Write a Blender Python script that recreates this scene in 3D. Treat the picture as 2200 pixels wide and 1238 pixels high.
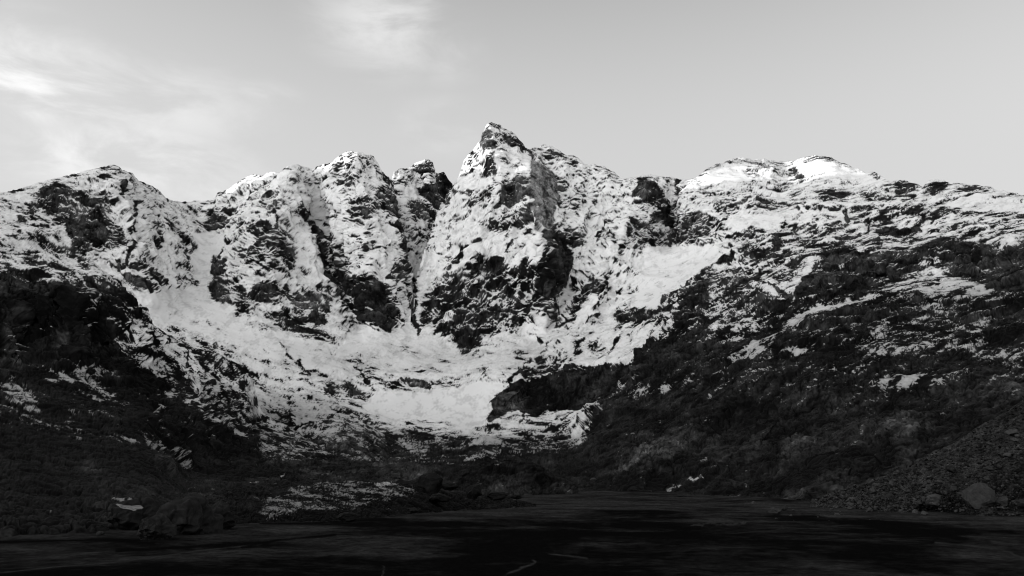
import bpy, math, random
import numpy as np
from mathutils import Vector
for o in list(bpy.data.objects): bpy.data.objects.remove(o)
scene = bpy.context.scene
C = scene.collection
# ------------------------------------------------------------------ camera, sky, sun, exposure
F = 1690.0; HV = 1035.0; CAMZ = 10.0                    # focal length and horizon row of a 2200 x 1238 frame
PITCH = math.atan((HV - 619.0) / F)
cam_d = bpy.data.cameras.new('camera'); cam = bpy.data.objects.new('camera', cam_d); C.objects.link(cam)
cam.location = (0, 0, CAMZ); cam.rotation_euler = (math.pi/2 + PITCH, 0, 0)
cam_d.sensor_width = 36; cam_d.lens = F/2200*36; cam_d.clip_start = 1; cam_d.clip_end = 40000
scene.camera = cam
scene.view_settings.view_transform = 'Standard'; scene.view_settings.look = 'None'
scene.view_settings.gamma = 1; scene.view_settings.use_curve_mapping = False
scene.view_settings.exposure = 0.8
scene.cycles.filter_width = 1.1
SUN_EL = 4.0; SUN_AZ = -100.0                            # degrees, azimuth from +Y towards +X
SKY_GAIN = 1.0

def rad(a): return math.radians(a)
def pix_dir(u, v):
    x = (u - 1100.0)/F; y = (619.0 - v)/F
    d = np.array([x, math.cos(PITCH) - y*math.sin(PITCH), math.sin(PITCH) + y*math.cos(PITCH)])
    return d/np.linalg.norm(d)

world = bpy.data.worlds.new('World'); scene.world = world; world.use_nodes = True
nt = world.node_tree; nt.nodes.clear()
def N(tree, typ, **kw):
    n = tree.nodes.new(typ)
    for k, val in kw.items():
        if k.startswith('i_'):
            key = k[2:]; key = int(key) if key.isdigit() else key.replace('_', ' ')
            n.inputs[key].default_value = val
        else: setattr(n, k, val)
    return n
def mathn(tree, op, a, b=None, clamp=False):
    n = tree.nodes.new('ShaderNodeMath'); n.operation = op; n.use_clamp = clamp
    for i, s in enumerate((a, b)):
        if s is None: continue
        if isinstance(s, (int, float)): n.inputs[i].default_value = s
        else: tree.links.new(s, n.inputs[i])
    return n.outputs[0]
def maprange(tree, x, a, b, c, d, smooth=True):
    n = tree.nodes.new('ShaderNodeMapRange'); n.interpolation_type = 'SMOOTHSTEP' if smooth else 'LINEAR'
    tree.links.new(x, n.inputs['Value'])
    for k, val in zip(('From Min', 'From Max', 'To Min', 'To Max'), (a, b, c, d)): n.inputs[k].default_value = val
    return n.outputs[0]
sky = N(nt, 'ShaderNodeTexSky', sky_type='NISHITA', sun_disc=False, sun_elevation=rad(SUN_EL), sun_rotation=rad(SUN_AZ),
        altitude=2100, air_density=1.0, dust_density=1.5, ozone_density=1.0)
sep = N(nt, 'ShaderNodeSeparateColor'); nt.links.new(sky.outputs[0], sep.inputs[0])
# black and white film behind a red filter: mostly the red of the sky
lum = mathn(nt, 'ADD', mathn(nt, 'MULTIPLY', sep.outputs[0], 0.8), mathn(nt, 'MULTIPLY', sep.outputs[1], 0.2))
lum = mathn(nt, 'MULTIPLY', lum, 0.09)
tc = N(nt, 'ShaderNodeTexCoord')
sp = N(nt, 'ShaderNodeSeparateXYZ'); nt.links.new(tc.outputs['Generated'], sp.inputs[0])
# bright sky added behind the photographer, left-weighted for relief, paler towards the horizon
elev = sp.outputs[2]
back = maprange(nt, sp.outputs[1], 0.55, -0.5, 0.0, 1.0)
low = maprange(nt, elev, 0.36, 0.95, 1.0, 0.03)
lr = maprange(nt, sp.outputs[0], -0.8, 0.7, 2.0, 0.25)
veil = mathn(nt, 'MULTIPLY', low, mathn(nt, 'ADD', mathn(nt, 'MULTIPLY', mathn(nt, 'MULTIPLY', back, lr), 6.5), 3.05))
side = mathn(nt, 'MULTIPLY', mathn(nt, 'MULTIPLY', sp.outputs[0], sp.outputs[0]), 0.7)
veil = mathn(nt, 'ADD', veil, mathn(nt, 'MULTIPLY', side, low))
base = mathn(nt, 'ADD', lum, veil)
# thin clouds
nz = N(nt, 'ShaderNodeTexNoise', i_Scale=7.5, i_Detail=9.0, i_Roughness=0.6, i_Distortion=0.4)
mp = N(nt, 'ShaderNodeMapping'); mp.inputs['Scale'].default_value = (1.0, 1.0, 2.6)
nt.links.new(tc.outputs['Generated'], mp.inputs[0]); nt.links.new(mp.outputs[0], nz.inputs['Vector'])
cl_tot = None
for (u, v, s, ex, w) in [(40, 165, .085, 2.4, .8), (150, 200, .06, 2.4, .65), (330, 215, .07, 2.6, .4), (830, 45, .085, 1.5, .62), (570, 205, .025, 2.5, .3),
                     (270, 345, .075, 2.6, .7), (410, 400, .06, 2., .5), (950, 270, .05, 2.0, .22), (480, 240, .05, 2.2, .25), (960, 120, .05, 1.3, .25)]:
    d = pix_dir(u, v)
    sb = N(nt, 'ShaderNodeVectorMath', operation='SUBTRACT'); nt.links.new(tc.outputs['Generated'], sb.inputs[0]); sb.inputs[1].default_value = d
    ml = N(nt, 'ShaderNodeVectorMath', operation='MULTIPLY'); nt.links.new(sb.outputs[0], ml.inputs[0]); ml.inputs[1].default_value = (1/ex, 1/ex, 1)
    ln = N(nt, 'ShaderNodeVectorMath', operation='LENGTH'); nt.links.new(ml.outputs[0], ln.inputs[0])
    g = maprange(nt, ln.outputs['Value'], 0.0, s, w, 0.0)
    cl_tot = g if cl_tot is None else mathn(nt, 'MAXIMUM', cl_tot, g)
cn = maprange(nt, nz.outputs['Fac'], 0.36, 0.70, 0.05, 1.0)
clouds = mathn(nt, 'MULTIPLY', mathn(nt, 'MULTIPLY', cl_tot, cn), 2.2)
tot = mathn(nt, 'ADD', base, clouds)
cmb = N(nt, 'ShaderNodeCombineColor')
for i in range(3): nt.links.new(tot, cmb.inputs[i])
bg = N(nt, 'ShaderNodeBackground', i_Strength=0.12*SKY_GAIN); nt.links.new(cmb.outputs[0], bg.inputs[0])
out = N(nt, 'ShaderNodeOutputWorld'); nt.links.new(bg.outputs[0], out.inputs[0])

sd = bpy.data.lights.new('sun', 'SUN'); sun = bpy.data.objects.new('sun', sd); C.objects.link(sun)
sd.energy = 3.4; sd.angle = rad(0.5); sd.color = (1, 1, 1)
sdir = Vector((math.sin(rad(SUN_AZ))*math.cos(rad(SUN_EL)), math.cos(rad(SUN_AZ))*math.cos(rad(SUN_EL)), math.sin(rad(SUN_EL))))
sun.rotation_euler = sdir.to_track_quat('Z', 'Y').to_euler(); sun.location = (0, 0, 3000)

# ------------------------------------------------------------------ numpy helpers
rng = np.random.RandomState(7)
PERM = rng.permutation(256).astype(np.int32); PERM = np.concatenate([PERM, PERM, PERM[:2]])
_g = rng.normal(size=(256, 3)).astype(np.float32); GR = _g/np.linalg.norm(_g, axis=1, keepdims=True)
GX, GY, GZ = [np.ascontiguousarray(GR[:, i]) for i in range(3)]
def perlin(x, y, z, seed=0):
    x = x.astype(np.float32) + np.float32(seed*17.31); y = y.astype(np.float32) + np.float32(seed*5.77); z = z.astype(np.float32) + np.float32(seed*11.13)
    xi = np.floor(x).astype(np.int32); yi = np.floor(y).astype(np.int32); zi = np.floor(z).astype(np.int32)
    xf = x-xi; yf = y-yi; zf = z-zi
    xi &= 255; yi &= 255; zi &= 255
    u = xf*xf*xf*(xf*(xf*6-15)+10); v = yf*yf*yf*(yf*(yf*6-15)+10); w = zf*zf*zf*(zf*(zf*6-15)+10)
    def g(dx, dy, dz):
        h = PERM[PERM[PERM[xi+dx]+yi+dy]+zi+dz]
        return GX[h]*(xf-dx) + GY[h]*(yf-dy) + GZ[h]*(zf-dz)
    a = g(0,0,0); a += u*(g(1,0,0)-a)
    b = g(0,1,0); b += u*(g(1,1,0)-b)
    a += v*(b-a)
    c = g(0,0,1); c += u*(g(1,0,1)-c)
    d = g(0,1,1); d += u*(g(1,1,1)-d)
    c += v*(d-c)
    return (a + w*(c-a))*2.0      # sigma about 0.5
def sstep(a, b, x):
    t = np.clip((x-a)/(b-a), 0, 1); return t*t*(3-2*t)
def ray(u, v):
    x = (u - 1100.0)/F; y = (619.0 - v)/F
    dx = x; dy = math.cos(PITCH) - y*math.sin(PITCH); dz = math.sin(PITCH) + y*math.cos(PITCH)
    h = np.sqrt(dx*dx + dy*dy)
    return dx/h, dy/h, dz/h
def pt(u, v, D):
    ax, ay, s = ray(np.asarray(u, float), np.asarray(v, float)); return ax*D, ay*D, CAMZ + D*s
def floorD(u, v, z=0.0):
    ax, ay, s = ray(u, v); return (z-CAMZ)/s
def zz_(L):
    return [(u, v, float((z-CAMZ)/ray(np.float64(u), np.float64(v))[2])) for u, v, z in L]
def tps(P):                                              # thin plate spline through (u, v, D)
    P = np.array(P, float); X = P[:, :2]/500.0; n = len(P)
    r2 = ((X[:, None]-X[None])**2).sum(2); K = 0.5*r2*np.log(r2+1e-12) + np.eye(n)*2e-3
    Q = np.concatenate([np.ones((n, 1)), X], 1)
    A = np.block([[K, Q], [Q.T, np.zeros((3, 3))]])
    w = np.linalg.solve(A, np.concatenate([np.log(P[:, 2]), np.zeros(3)]))
    def f(u, v):
        u = np.asarray(u, np.float32)/500; v = np.asarray(v, np.float32)/500
        o = w[n] + w[n+1]*u + w[n+2]*v
        for i in range(n):
            r2 = (u-X[i, 0])**2 + (v-X[i, 1])**2
            o = o + 0.5*w[i]*r2*np.log(r2+1e-12)
        return np.exp(o)
    return f
# painted survey of the snow cover, rock tone, bedding direction (by bearing and height)
U0, V0, RS = -140, 200, 2.0
RW, RH = int(2480/RS), int(1080/RS)
gu = U0 + (np.arange(RW)+.5)*RS; gv = V0 + (np.arange(RH)+.5)*RS
GU, GV = np.meshgrid(gu, gv)
JU = GU + 5*perlin(GU/22, GV/22, GU*0, 3) + 3*perlin(GU/9, GV/9, GU*0, 4)
JV = GV + 5*perlin(GU/22, GV/22, GU*0, 5) + 3*perlin(GU/9, GV/9, GU*0, 6)
def box(a, r):
    if r < 1: return a
    for ax in (0, 1):
        p = np.pad(a, [(r+1, r) if k == ax else (0, 0) for k in (0, 1)], mode='edge'); c = np.cumsum(p, axis=ax)
        a = (np.take(c, range(2*r+1, c.shape[ax]), ax) - np.take(c, range(0, c.shape[ax]-2*r-1), ax))/(2*r+1)
    return a
Z = {0: (0, 0, 1), 1: (0, 300, 3.095), 2: (400, 300, 2.692), 3: (850, 240, 2.38), 4: (1350, 300, 2.588),
     5: (500, 680, 2.75), 6: (0, 680, 2.218), 7: (1250, 700, 2.301), 8: (200, 980, 1.833)}
def polymask(z, s, soft, jit=True):
    x0, y0, k = Z[z]; q = [float(t) for t in s.replace(',', ' ').split()]
    xs = [x0 + t/k for t in q[0::2]]; ys = [y0 + t/k for t in q[1::2]]
    m = 14 + soft*2
    i0 = max(int((min(xs)-m-U0)/RS), 0); i1 = min(int((max(xs)+m-U0)/RS)+1, RW); j0 = max(int((min(ys)-m-V0)/RS), 0); j1 = min(int((max(ys)+m-V0)/RS)+1, RH)
    if i1 <= i0 or j1 <= j0: return None
    A = (JU if jit else GU)[j0:j1, i0:i1]; B = (JV if jit else GV)[j0:j1, i0:i1]
    ins = np.zeros(A.shape, bool); n = len(xs)
    for i in range(n):
        xa, ya, xb, yb = xs[i], ys[i], xs[i-1], ys[i-1]
        if ya == yb: continue
        ins ^= ((ya > B) != (yb > B)) & (A < (xb-xa)*(B-ya)/(yb-ya)+xa)
    f = ins.astype(np.float32); r = int(round(soft/RS/2))
    if r >= 1: f = box(box(f, r), r)
    return (slice(j0, j1), slice(i0, i1)), f
def paint(R, z, s, val, soft=6, jit=True):
    r = polymask(z, s, soft, jit)
    if r is None: return
    sl, f = r; R[sl] = R[sl]*(1-f) + val*f
def sample(R, u, v):
    x = np.clip((u-U0)/RS-.5, 0, RW-1.001); y = np.clip((v-V0)/RS-.5, 0, RH-1.001)
    i = x.astype(int); j = y.astype(int); a = x-i; b = y-j
    return (R[j, i]*(1-a)+R[j, i+1]*a)*(1-b) + (R[j+1, i]*(1-a)+R[j+1, i+1]*a)*b

SN = np.full((RH, RW), 0.84, np.float32)                  # share of snow cover
TN = np.interp(GV, [480, 620, 760, 900, 1238], [2.1, 1.4, 1.0, .8, .75]).astype(np.float32)                        # rock paleness; haze and frost painted in upwards, crevice shade too
DR = np.zeros((RH, RW), np.float32)                       # +1 bedding rises to the right, -1 falls to the right
SNOW = r'''
0 -140,560 100,560 260,640 330,700 560,800 560,1238 -140,1238|.05
0 1240,960 1275,885 1500,720 1700,640 2340,560 2340,1238 1200,1238|.03|12
0 -140,930 300,960 560,1020 560,1238 -140,1238|.01|12
0 1420,790 1700,670 2340,620 2340,840 1900,860 1500,850|.10|30
0 400,985 700,985 900,995 1250,965 1250,1238 400,1238|.03|12
3 330,250 500,220 690,340 690,460 560,500 500,540 560,700 560,760 430,760 280,840 190,900 90,960 110,860 210,560|.93
3 560,620 700,580 760,640 760,760 600,800 560,740|.93
3 820,300 1140,350 1240,420 1230,560 1100,640 980,700 940,620 960,480 860,400|.88
2 850,260 1040,260 1060,420 1140,480 1200,620 1240,700 1100,780 1000,740 900,600 820,480|.9
2 600,180 720,180 830,280 830,420 740,480 640,360|.85
1 850,330 1050,350 1240,420 1250,620 1200,900 1000,800 860,760|.88
1 0,420 300,480 430,560 480,730 600,800 0,720|.68
1 380,290 440,290 520,340 620,390 760,380 800,350 815,390 760,450 740,520 780,560 840,620 860,680 800,720 700,700 700,730 480,730 460,640 440,540 330,480 240,500 215,420 280,350|.27
1 520,500 700,560 730,620 700,700 480,725 450,560|.07
1 280,350 420,290 500,380 420,490 250,470 230,400|.2
1 600,230 800,200 815,290 700,270 600,260|.5
1 90,500 150,510 200,560 160,575 90,530|.15
1 190,480 250,400 240,500 200,520|.15
1 905,420 930,410 880,520 865,515|.0|2
1 1090,520 1120,540 1200,620 1200,670 1130,620 1090,570|.3
1 1230,680 1270,670 1300,740 1260,745|.08|3
1 1330,560 1400,490 1450,500 1520,540 1560,560 1500,600 1440,620 1370,610|.1
1 1440,430 1600,470 1600,540 1480,520|.4
1 780,790 830,850 810,900 770,870|.15|3
1 880,680 890,740 830,850 820,830|.05|2
1 830,870 950,800 1050,880 1120,960 1110,995 1010,1010 900,900|.22
1 820,900 900,920 990,980 1000,1030 940,1020 850,970|.08|2
1 1110,960 1240,900 1300,960 1250,1000 1130,995|.65
1 970,470 1020,560 1040,700 990,700 970,600|.6
1 1260,620 1530,630 1500,720 1400,880 1390,1000 1560,1150 1700,1230 1000,1238 880,1000 850,980 1000,1030 1110,1000 1300,990 1330,940 1220,790 1300,740 1240,650|1.0|3
1 620,810 700,820 800,910 850,980 960,1110 870,1040 720,930|1.0|2
1 1240,1150 1330,1150 1330,1190 1240,1190|.6
1 -400,720 480,730 620,810 640,830 200,830 -400,800|.58
1 -400,800 200,830 620,830 800,980 880,1000 480,1000 150,890 -400,940|.46
1 -400,940 150,890 400,1010 480,1060 700,1040 740,1238 -400,1238|.03
1 60,900 220,900 230,960 100,960|.1
1 500,960 700,960 740,1100 600,1150 480,1050|.22
1 740,960 830,980 880,1080 1010,1180 950,1238 740,1200|.16
0 240,690 330,690 330,740 260,720|.15
6 520,0 620,0 700,60 690,140 590,180 540,60|.36
6 590,170 700,150 850,240 860,330 780,300 650,210|.4
6 700,60 830,50 920,100 1070,140 1180,260 1220,350 1180,440 1080,430 900,330 870,250 740,130|.5
6 900,170 960,150 1100,240 1180,300 1100,300 980,230|.25
6 980,350 1170,340 1200,400 1150,440 1030,400|.16
6 860,320 1050,430 1000,460 880,400|.4
6 660,80 750,150 690,150|.85|3
6 700,50 760,40 830,130 900,200 860,210 780,150|.75
6 220,290 330,270 440,240 470,290 380,330 560,380 500,390 360,330 240,320|.45
6 370,240 500,235 480,300 560,390 600,400 480,400|.3
6 30,300 150,350 180,470 100,440 0,400 0,320|.35
6 0,420 180,480 350,600 420,640 300,560 100,500 0,450|.12
6 680,560 760,600 900,680 980,740 900,720 700,620|.5
6 730,460 780,400 790,440 730,475|.5
6 790,340 870,345 860,380 800,375|.5
6 1090,540 1180,570 1190,600 1110,570|.6|4
6 1080,640 1130,650 1130,680 1090,670|.4
6 1190,670 1220,670 1220,695 1190,690|.45
6 1050,790 1100,803 1230,790 1230,783 1110,799 1080,790|.9|2
6 940,470 1060,540 1180,540 1331,600 1331,540 1200,430 1100,460|.32
6 500,570 640,580 640,640 520,600|.15
6 330,480 350,500 330,520 300,500|.5
2 440,330 520,320 540,420 480,420 430,430|.45
2 320,500 400,470 560,500 620,560 700,650 640,700 600,740 530,780 400,750 380,640 400,560|.3
2 540,570 620,600 640,700 520,700|.12
2 290,640 400,640 400,680 300,680|.4
2 380,840 480,830 600,850 600,900 560,940 420,960 360,920|.09
2 160,700 230,720 240,860 280,960 180,960 130,880 150,780|.1|3
2 230,860 330,840 380,960 400,1000 300,1010|.45
2 270,960 420,1020 560,1020 740,1100 850,1150 860,1200 760,1160 640,1140 450,1060 300,1020|.25
2 560,900 720,870 830,880 850,960 820,1060 770,1110 600,1020|.28
2 700,880 740,880 760,1080 720,1040|.06|3
2 860,930 930,980 1000,1090 990,1150 900,1140 860,1050|.5
2 540,420 620,440 700,520 760,680 840,860 760,860 660,680 640,560|.93
2 560,580 600,570 700,660 740,760 700,740 640,660|.93
2 700,460 760,480 860,560 850,590 770,600 740,530|.08
2 650,380 690,400 720,480 700,480 660,410|.2|3
2 770,600 900,620 960,700 920,760 960,790 830,780 780,680|.28
2 820,790 900,760 1000,800 1150,800 1200,850 1200,960 1240,1050 1180,1110 1090,1110 1000,1050 940,960 870,900|.05
2 940,900 990,930 980,950 930,920|.7|3
2 1040,960 1090,970 1080,990 1040,980|.6|3
2 1200,710 1270,700 1280,800 1220,830 1150,790|.12|3
2 900,340 980,350 1050,340 1120,430 1050,470 970,470 920,380|.3
2 840,130 900,180 980,200 980,250 880,260 840,200|.4
2 900,150 960,110 990,110 930,165|.1|3
2 1000,520 1060,560 1060,680 1020,620|.4
2 1060,300 1140,260 1180,300 1240,500 1240,600 1200,480|.2
2 1100,110 1130,180 1200,250 1200,300 1150,260|.15|3
2 830,420 870,430 850,460|.2
2 1320,150 1400,108 1430,140 1430,190 1380,200 1310,160|.08|3
2 1450,190 1500,190 1545,250 1540,290 1500,330 1460,430 1400,360 1340,310 1340,270 1440,240|.05|3
2 1470,350 1540,270 1560,270 1470,450|.1|3
2 1190,180 1260,160 1330,170 1310,240 1210,270|.5
2 1200,290 1320,300 1380,380 1270,380 1210,350|.95
2 1280,370 1350,360 1440,430 1450,500 1400,500 1290,420|.12
2 1180,340 1210,350 1240,480 1240,560 1200,450|.1|3
2 1230,500 1420,520 1400,650 1280,640|.6
2 1280,700 1340,640 1420,600 1350,760 1310,900 1320,1100 1280,1130 1270,900|.93
2 1000,1060 1040,1060 1100,1110 1200,1130 1270,1060 1300,1100 1400,1238 860,1238 900,1180|1.0|3
2 350,340 480,280 560,180 570,170 600,180 520,290 430,340|.97
3 470,60 540,65 540,85 480,85|.15|3
3 455,90 490,100 500,180 440,200 440,130|.1|3
3 570,130 620,130 680,200 650,200 580,160|.2|3
3 460,250 500,220 500,340 440,340 440,300|.2|3
3 380,210 440,200 420,260 360,280|.6
3 500,210 690,220 690,340 600,330 520,360 500,330|.78
3 520,370 640,340 680,350 680,450 620,480 520,490 540,430|.08|3
3 690,260 760,260 820,330 820,540 820,600 860,620 900,720 880,880 820,960 750,980 730,900 770,780 790,700 770,580 700,520 680,400|.03|3
3 830,340 880,370 860,440 830,420|.3
3 420,560 520,540 560,500 690,470 700,530 640,610 560,600 470,620|.28
3 620,590 690,570 680,600 640,620|.1
3 390,670 440,670 420,690|.1|3
3 290,420 380,415 370,430 300,435|.05|2
3 300,560 340,540 320,600 290,610|.3
3 340,400 500,380 500,500 380,480|.55
3 840,420 900,430 960,500 930,520 850,470|.5
3 840,600 900,590 960,660 980,700 900,700|.2
3 400,780 440,760 540,780 590,850 580,1000 560,1100 430,1190 380,1200 280,1150 130,1080 130,1020 200,920 290,840 360,840|.25
3 380,790 540,790 560,860 430,870 380,850|.06
3 180,920 330,880 360,1000 330,1080 230,1030 180,980|.1
3 270,1090 420,1100 420,1190 300,1190|.06
3 130,1150 240,1170 250,1230 180,1230|.15
3 300,1190 410,1190 380,1220 300,1210|.1
3 250,1040 310,1050 300,1090 250,1080|.85|3
3 430,860 500,850 520,1000 430,960|.5
3 130,1100 220,1090 210,1150 160,1150|.6
3 590,850 720,780 760,800 740,980 780,1080 650,1150 560,1120|.35
3 640,780 700,770 690,900 640,890|.15
3 80,880 110,860 110,1100 180,1230 130,1180 80,1060|.25|3
3 900,850 1080,850 1100,920 980,960 930,1060 840,1130 820,1120 850,980|.28
3 720,970 860,980 840,1110 800,1140|.2
3 1240,350 1290,350 1370,440 1380,480 1300,480 1240,450|.08|3
3 1280,540 1390,500 1428,520 1400,600 1320,580|.03|3
3 1190,600 1250,580 1330,640 1380,670 1250,720 1200,680|.35
3 1080,630 1140,650 1130,700 1090,680|.3
3 1250,730 1340,780 1340,800 1270,790|.3
3 1100,1020 1200,990 1280,1010 1428,960 1428,1238 1300,1238 1180,1120 1110,1060|.12
3 1200,1120 1300,1090 1428,1040 1428,1100 1200,1238 1160,1238|.6
3 730,190 800,200 860,240 800,230|.35
3 860,230 960,270 900,280|.35
3 1000,290 1140,340 1060,340|.5
3 930,380 1040,420 1000,480|.7
3 1270,700 1400,700 1428,760 1330,790|1|3
4 60,220 110,230 180,320 180,340 60,340|.08|3
4 100,430 180,370 270,380 240,440 230,500 150,480|.03|3
4 0,440 100,460 190,540 210,600 60,620 0,580|.35
4 240,440 350,420 440,430 470,500 420,580 300,600 230,600|.22
4 470,340 600,330 600,400 500,430|.5
4 300,250 520,250 760,300 700,340 440,340 300,300|.78
4 620,560 800,600 1000,640 900,860 700,680 600,650|.36
4 540,510 780,530 1000,480 1200,450 1400,560 1380,620 1050,640 800,600|.4
4 560,430 620,400 760,420 880,420 860,480 700,510 540,510|.96|3
4 650,370 780,345 860,370 780,385 660,385|.25
4 860,160 930,160 1000,210 960,225 910,205|.15
4 810,260 880,250 920,270 850,275|.2
4 1030,290 1150,260 1240,300 1200,340 1060,340|.42
4 1290,300 1400,290 1480,300 1460,340 1330,340|.3
4 1470,235 1600,240 1620,270 1560,320 1490,310|.22
4 1650,240 1780,250 1790,310 1650,300|.3
4 1200,380 1350,370 1700,370 1960,420 1700,470 1400,470 1220,450|.42
4 1960,420 2200,400 2400,400 2400,560 2100,580 1700,540 1640,490|.58
4 1350,510 1420,470 1640,500 1640,530 1520,560 1420,540|.07|3
4 1770,370 1900,340 2200,310 2400,340 2400,390 1980,420 1880,400|.95
4 1800,250 1920,250 2060,290 1900,320 1800,310|.45
4 790,540 850,540 860,590 800,600|.05|3
4 1050,620 1200,560 1440,640 1720,560 1900,570 2200,600 2400,600 2400,700 2200,700 2040,830 1920,780 1760,760 1700,720 1560,770 1340,850 1180,900 950,900 900,860 1000,780 1060,700|.09|14
4 1200,580 1400,540 1500,590 1440,630 1280,640|.5
4 1460,570 1700,560 1640,600 1500,610|.55
4 1560,690 1760,640 1800,660 1640,710|.3
4 2080,590 2200,560 2400,560 2400,650 2120,640|.06|3
4 750,780 860,800 930,830 900,900 760,860 720,810|.75
4 670,690 760,740 780,790 720,780|.8
4 380,760 700,700 740,800 760,860 920,900 850,1000 600,1050 400,1000|.32
4 540,700 660,720 640,760 530,760|.12
4 520,770 640,780 620,860 540,860|.12
4 700,880 900,860 880,960 720,1020|.07|3
4 600,990 700,990 700,1050 560,1030|.6
4 300,830 440,760 480,1191 200,1191 260,1000|.1
4 420,960 560,960 560,1010 430,1000|.55
4 640,1191 870,1010 1000,920 1380,860 1500,780 1700,720 1920,780 2040,850 1940,900 1650,870 1380,900 1000,980 720,1191|.58|10
4 1360,850 1640,860 1640,910 1360,960|.12
4 1700,760 1900,790 2040,850 1940,890 1700,840|.78
4 1640,880 2040,850 2200,870 1900,960 1820,1080 2200,1191 1400,1191 1400,980 1600,960|.26
4 0,640 90,610 430,600 440,640 600,645 480,690 390,750 330,830 200,920 130,950 0,940|.93
4 90,605 430,600 590,650 400,740 300,680|1|3
4 0,960 130,950 100,1080 0,1060|.12
4 20,1050 130,1040 120,1191 0,1191|.6
4 120,1000 240,960 230,1080 140,1191|.5
7 0,0 390,0 330,110 250,190 60,215 0,210|.88
7 30,90 120,85 110,130 30,120|.4
7 190,50 200,50 150,130 145,125|.05|2
7 0,215 250,190 330,100 440,60 560,100 560,200 330,260 180,360 60,410 0,400|.03|3
7 220,370 330,260 360,350 210,370|.3|12
7 170,270 225,290 215,320 180,310|.5|5
7 390,320 420,300 450,360 400,370|.45|6
7 500,320 560,310 520,350|.3|8
7 720,210 890,70 970,60 960,110 830,180|.6
7 690,45 800,30 790,60 700,60|.7
7 1030,130 1090,130 1060,165|.6|6
7 1170,95 1080,165 1060,165 1150,95|.5|4
7 1360,0 1600,0 1620,90 1480,140 1360,130 1430,60|.3
4 400,160 640,95 700,110 600,150 430,200|.66
4 920,120 1080,85 1180,120 1000,125|.5
4 700,110 850,120 920,200 800,190|.75
7 1370,130 1480,120 1530,155 1400,150|.55
7 1430,290 1680,240 1830,300 1600,320 1450,320|.42
7 1850,10 1980,0 1980,50 1900,30|.45
7 1900,130 2186,60 2400,60 2400,140 2000,180 1900,170|.28
7 400,806 500,772 600,740 590,750 500,782 420,812|.8|3
7 585,695 640,660 640,690|.5|3
7 1130,570 1240,510 1210,560|.25
7 1390,510 1400,510 1400,560 1390,560|.5
7 1750,450 1820,430 1800,465|.45
7 220,540 240,540 240,550 220,550|.5
7 260,600 300,600 340,560 300,590|.1
5 90,310 260,380 450,450 700,500 760,560 600,590 150,570|.8
5 150,420 260,400 520,500 560,600 340,590 150,560|.62
5 740,510 860,450 1130,455 1250,420 1620,380 1560,500 1500,650 1380,680 1200,630 900,650 820,620|1.0|3
5 620,170 1050,60 1180,210 1400,220 1480,270 1330,290 1100,250 850,240 620,280|.975
5 640,250 850,190 1050,170 1180,220 1480,285 1420,340 1000,330 700,300|.86
5 500,400 600,400 770,400 780,490 720,490 520,430|.5
5 540,420 600,400 600,450 560,450|.1
5 640,400 770,410 775,490 700,485|.3
5 980,380 1100,380 1190,420 1140,450 1040,420|.05|2
5 850,390 980,360 1000,430 850,440|.5
5 1190,380 1310,370 1310,410 1190,430|.4
5 760,320 800,330 820,430 790,420|.3
5 270,230 340,250 330,280 280,260|.4
5 370,260 400,280 450,350 420,340|.3
5 380,370 460,380 540,440 420,400|.5
5 530,505 600,540 560,545|.1|2
5 0,150 90,140 110,200 0,190|.7
5 1510,640 1560,500 1640,410 1900,350 2200,310 2200,540 2130,530 2050,520 1900,570 1760,610 1690,570 1600,610|.02|2
5 1700,320 1850,220 1980,250 1900,340 1720,380|.35
5 1990,175 2030,170 2060,250 2010,240|.2
5 2080,150 2200,180 2180,220 2100,190|.5
5 1640,230 1730,220 1660,260|.3
5 1500,370 1580,360 1590,385 1520,390|.5
5 1400,690 1680,580 1700,620 1900,560 2070,520 2150,560 2000,680 2030,780 1800,780 1500,720|.7
5 1540,740 1800,640 2040,660 1900,800 1700,800|.45
5 1720,620 1780,620 1760,650 1700,650|.2
5 550,600 640,580 740,590 830,640 900,700 860,800 780,860 640,800 560,700|.52
5 900,690 1000,770 1100,850 900,870 860,800|.1
5 890,680 1200,680 1200,760 1100,780 960,720|.3
5 920,640 1180,630 1300,660 1200,690 940,685|.72
5 1150,740 1250,700 1340,700 1500,780 1400,830 1150,830|.25
5 150,570 350,600 500,700 560,780 430,740 250,640|.5
5 440,800 490,850 430,850|.5
5 240,938 340,893 340,903 260,938|1.0|1
5 1500,880 1560,870 1620,900 1550,930|.3
5 1380,960 1470,960 1460,1000 1400,985|.5
5 750,840 900,850 860,870 760,865|.3
5 540,640 640,580 700,600 640,800 560,740|.62|8
5 560,740 700,760 860,800 800,860 560,830|.22|10
5 700,580 740,585 850,650 800,780 700,700|.5|6
8 650,200 700,165 770,170 790,140 960,118 1060,130 1110,145 1170,140 1250,150 1260,180 1160,200 1050,220 900,240 780,245 660,245|.31|8
8 820,190 900,200 890,225 830,220|.08
8 690,150 750,150 750,170 690,170|.02
8 1110,142 1170,142 1160,153 1115,150|1|1
8 60,180 200,195 200,215 130,212|.8|2
'''
for ln in SNOW.strip().splitlines():
    p = ln.split('|'); z, s = p[0].split(' ', 1)
    paint(SN, int(z), s, float(p[1]), float(p[2]) if len(p) > 2 else 7)
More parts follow.
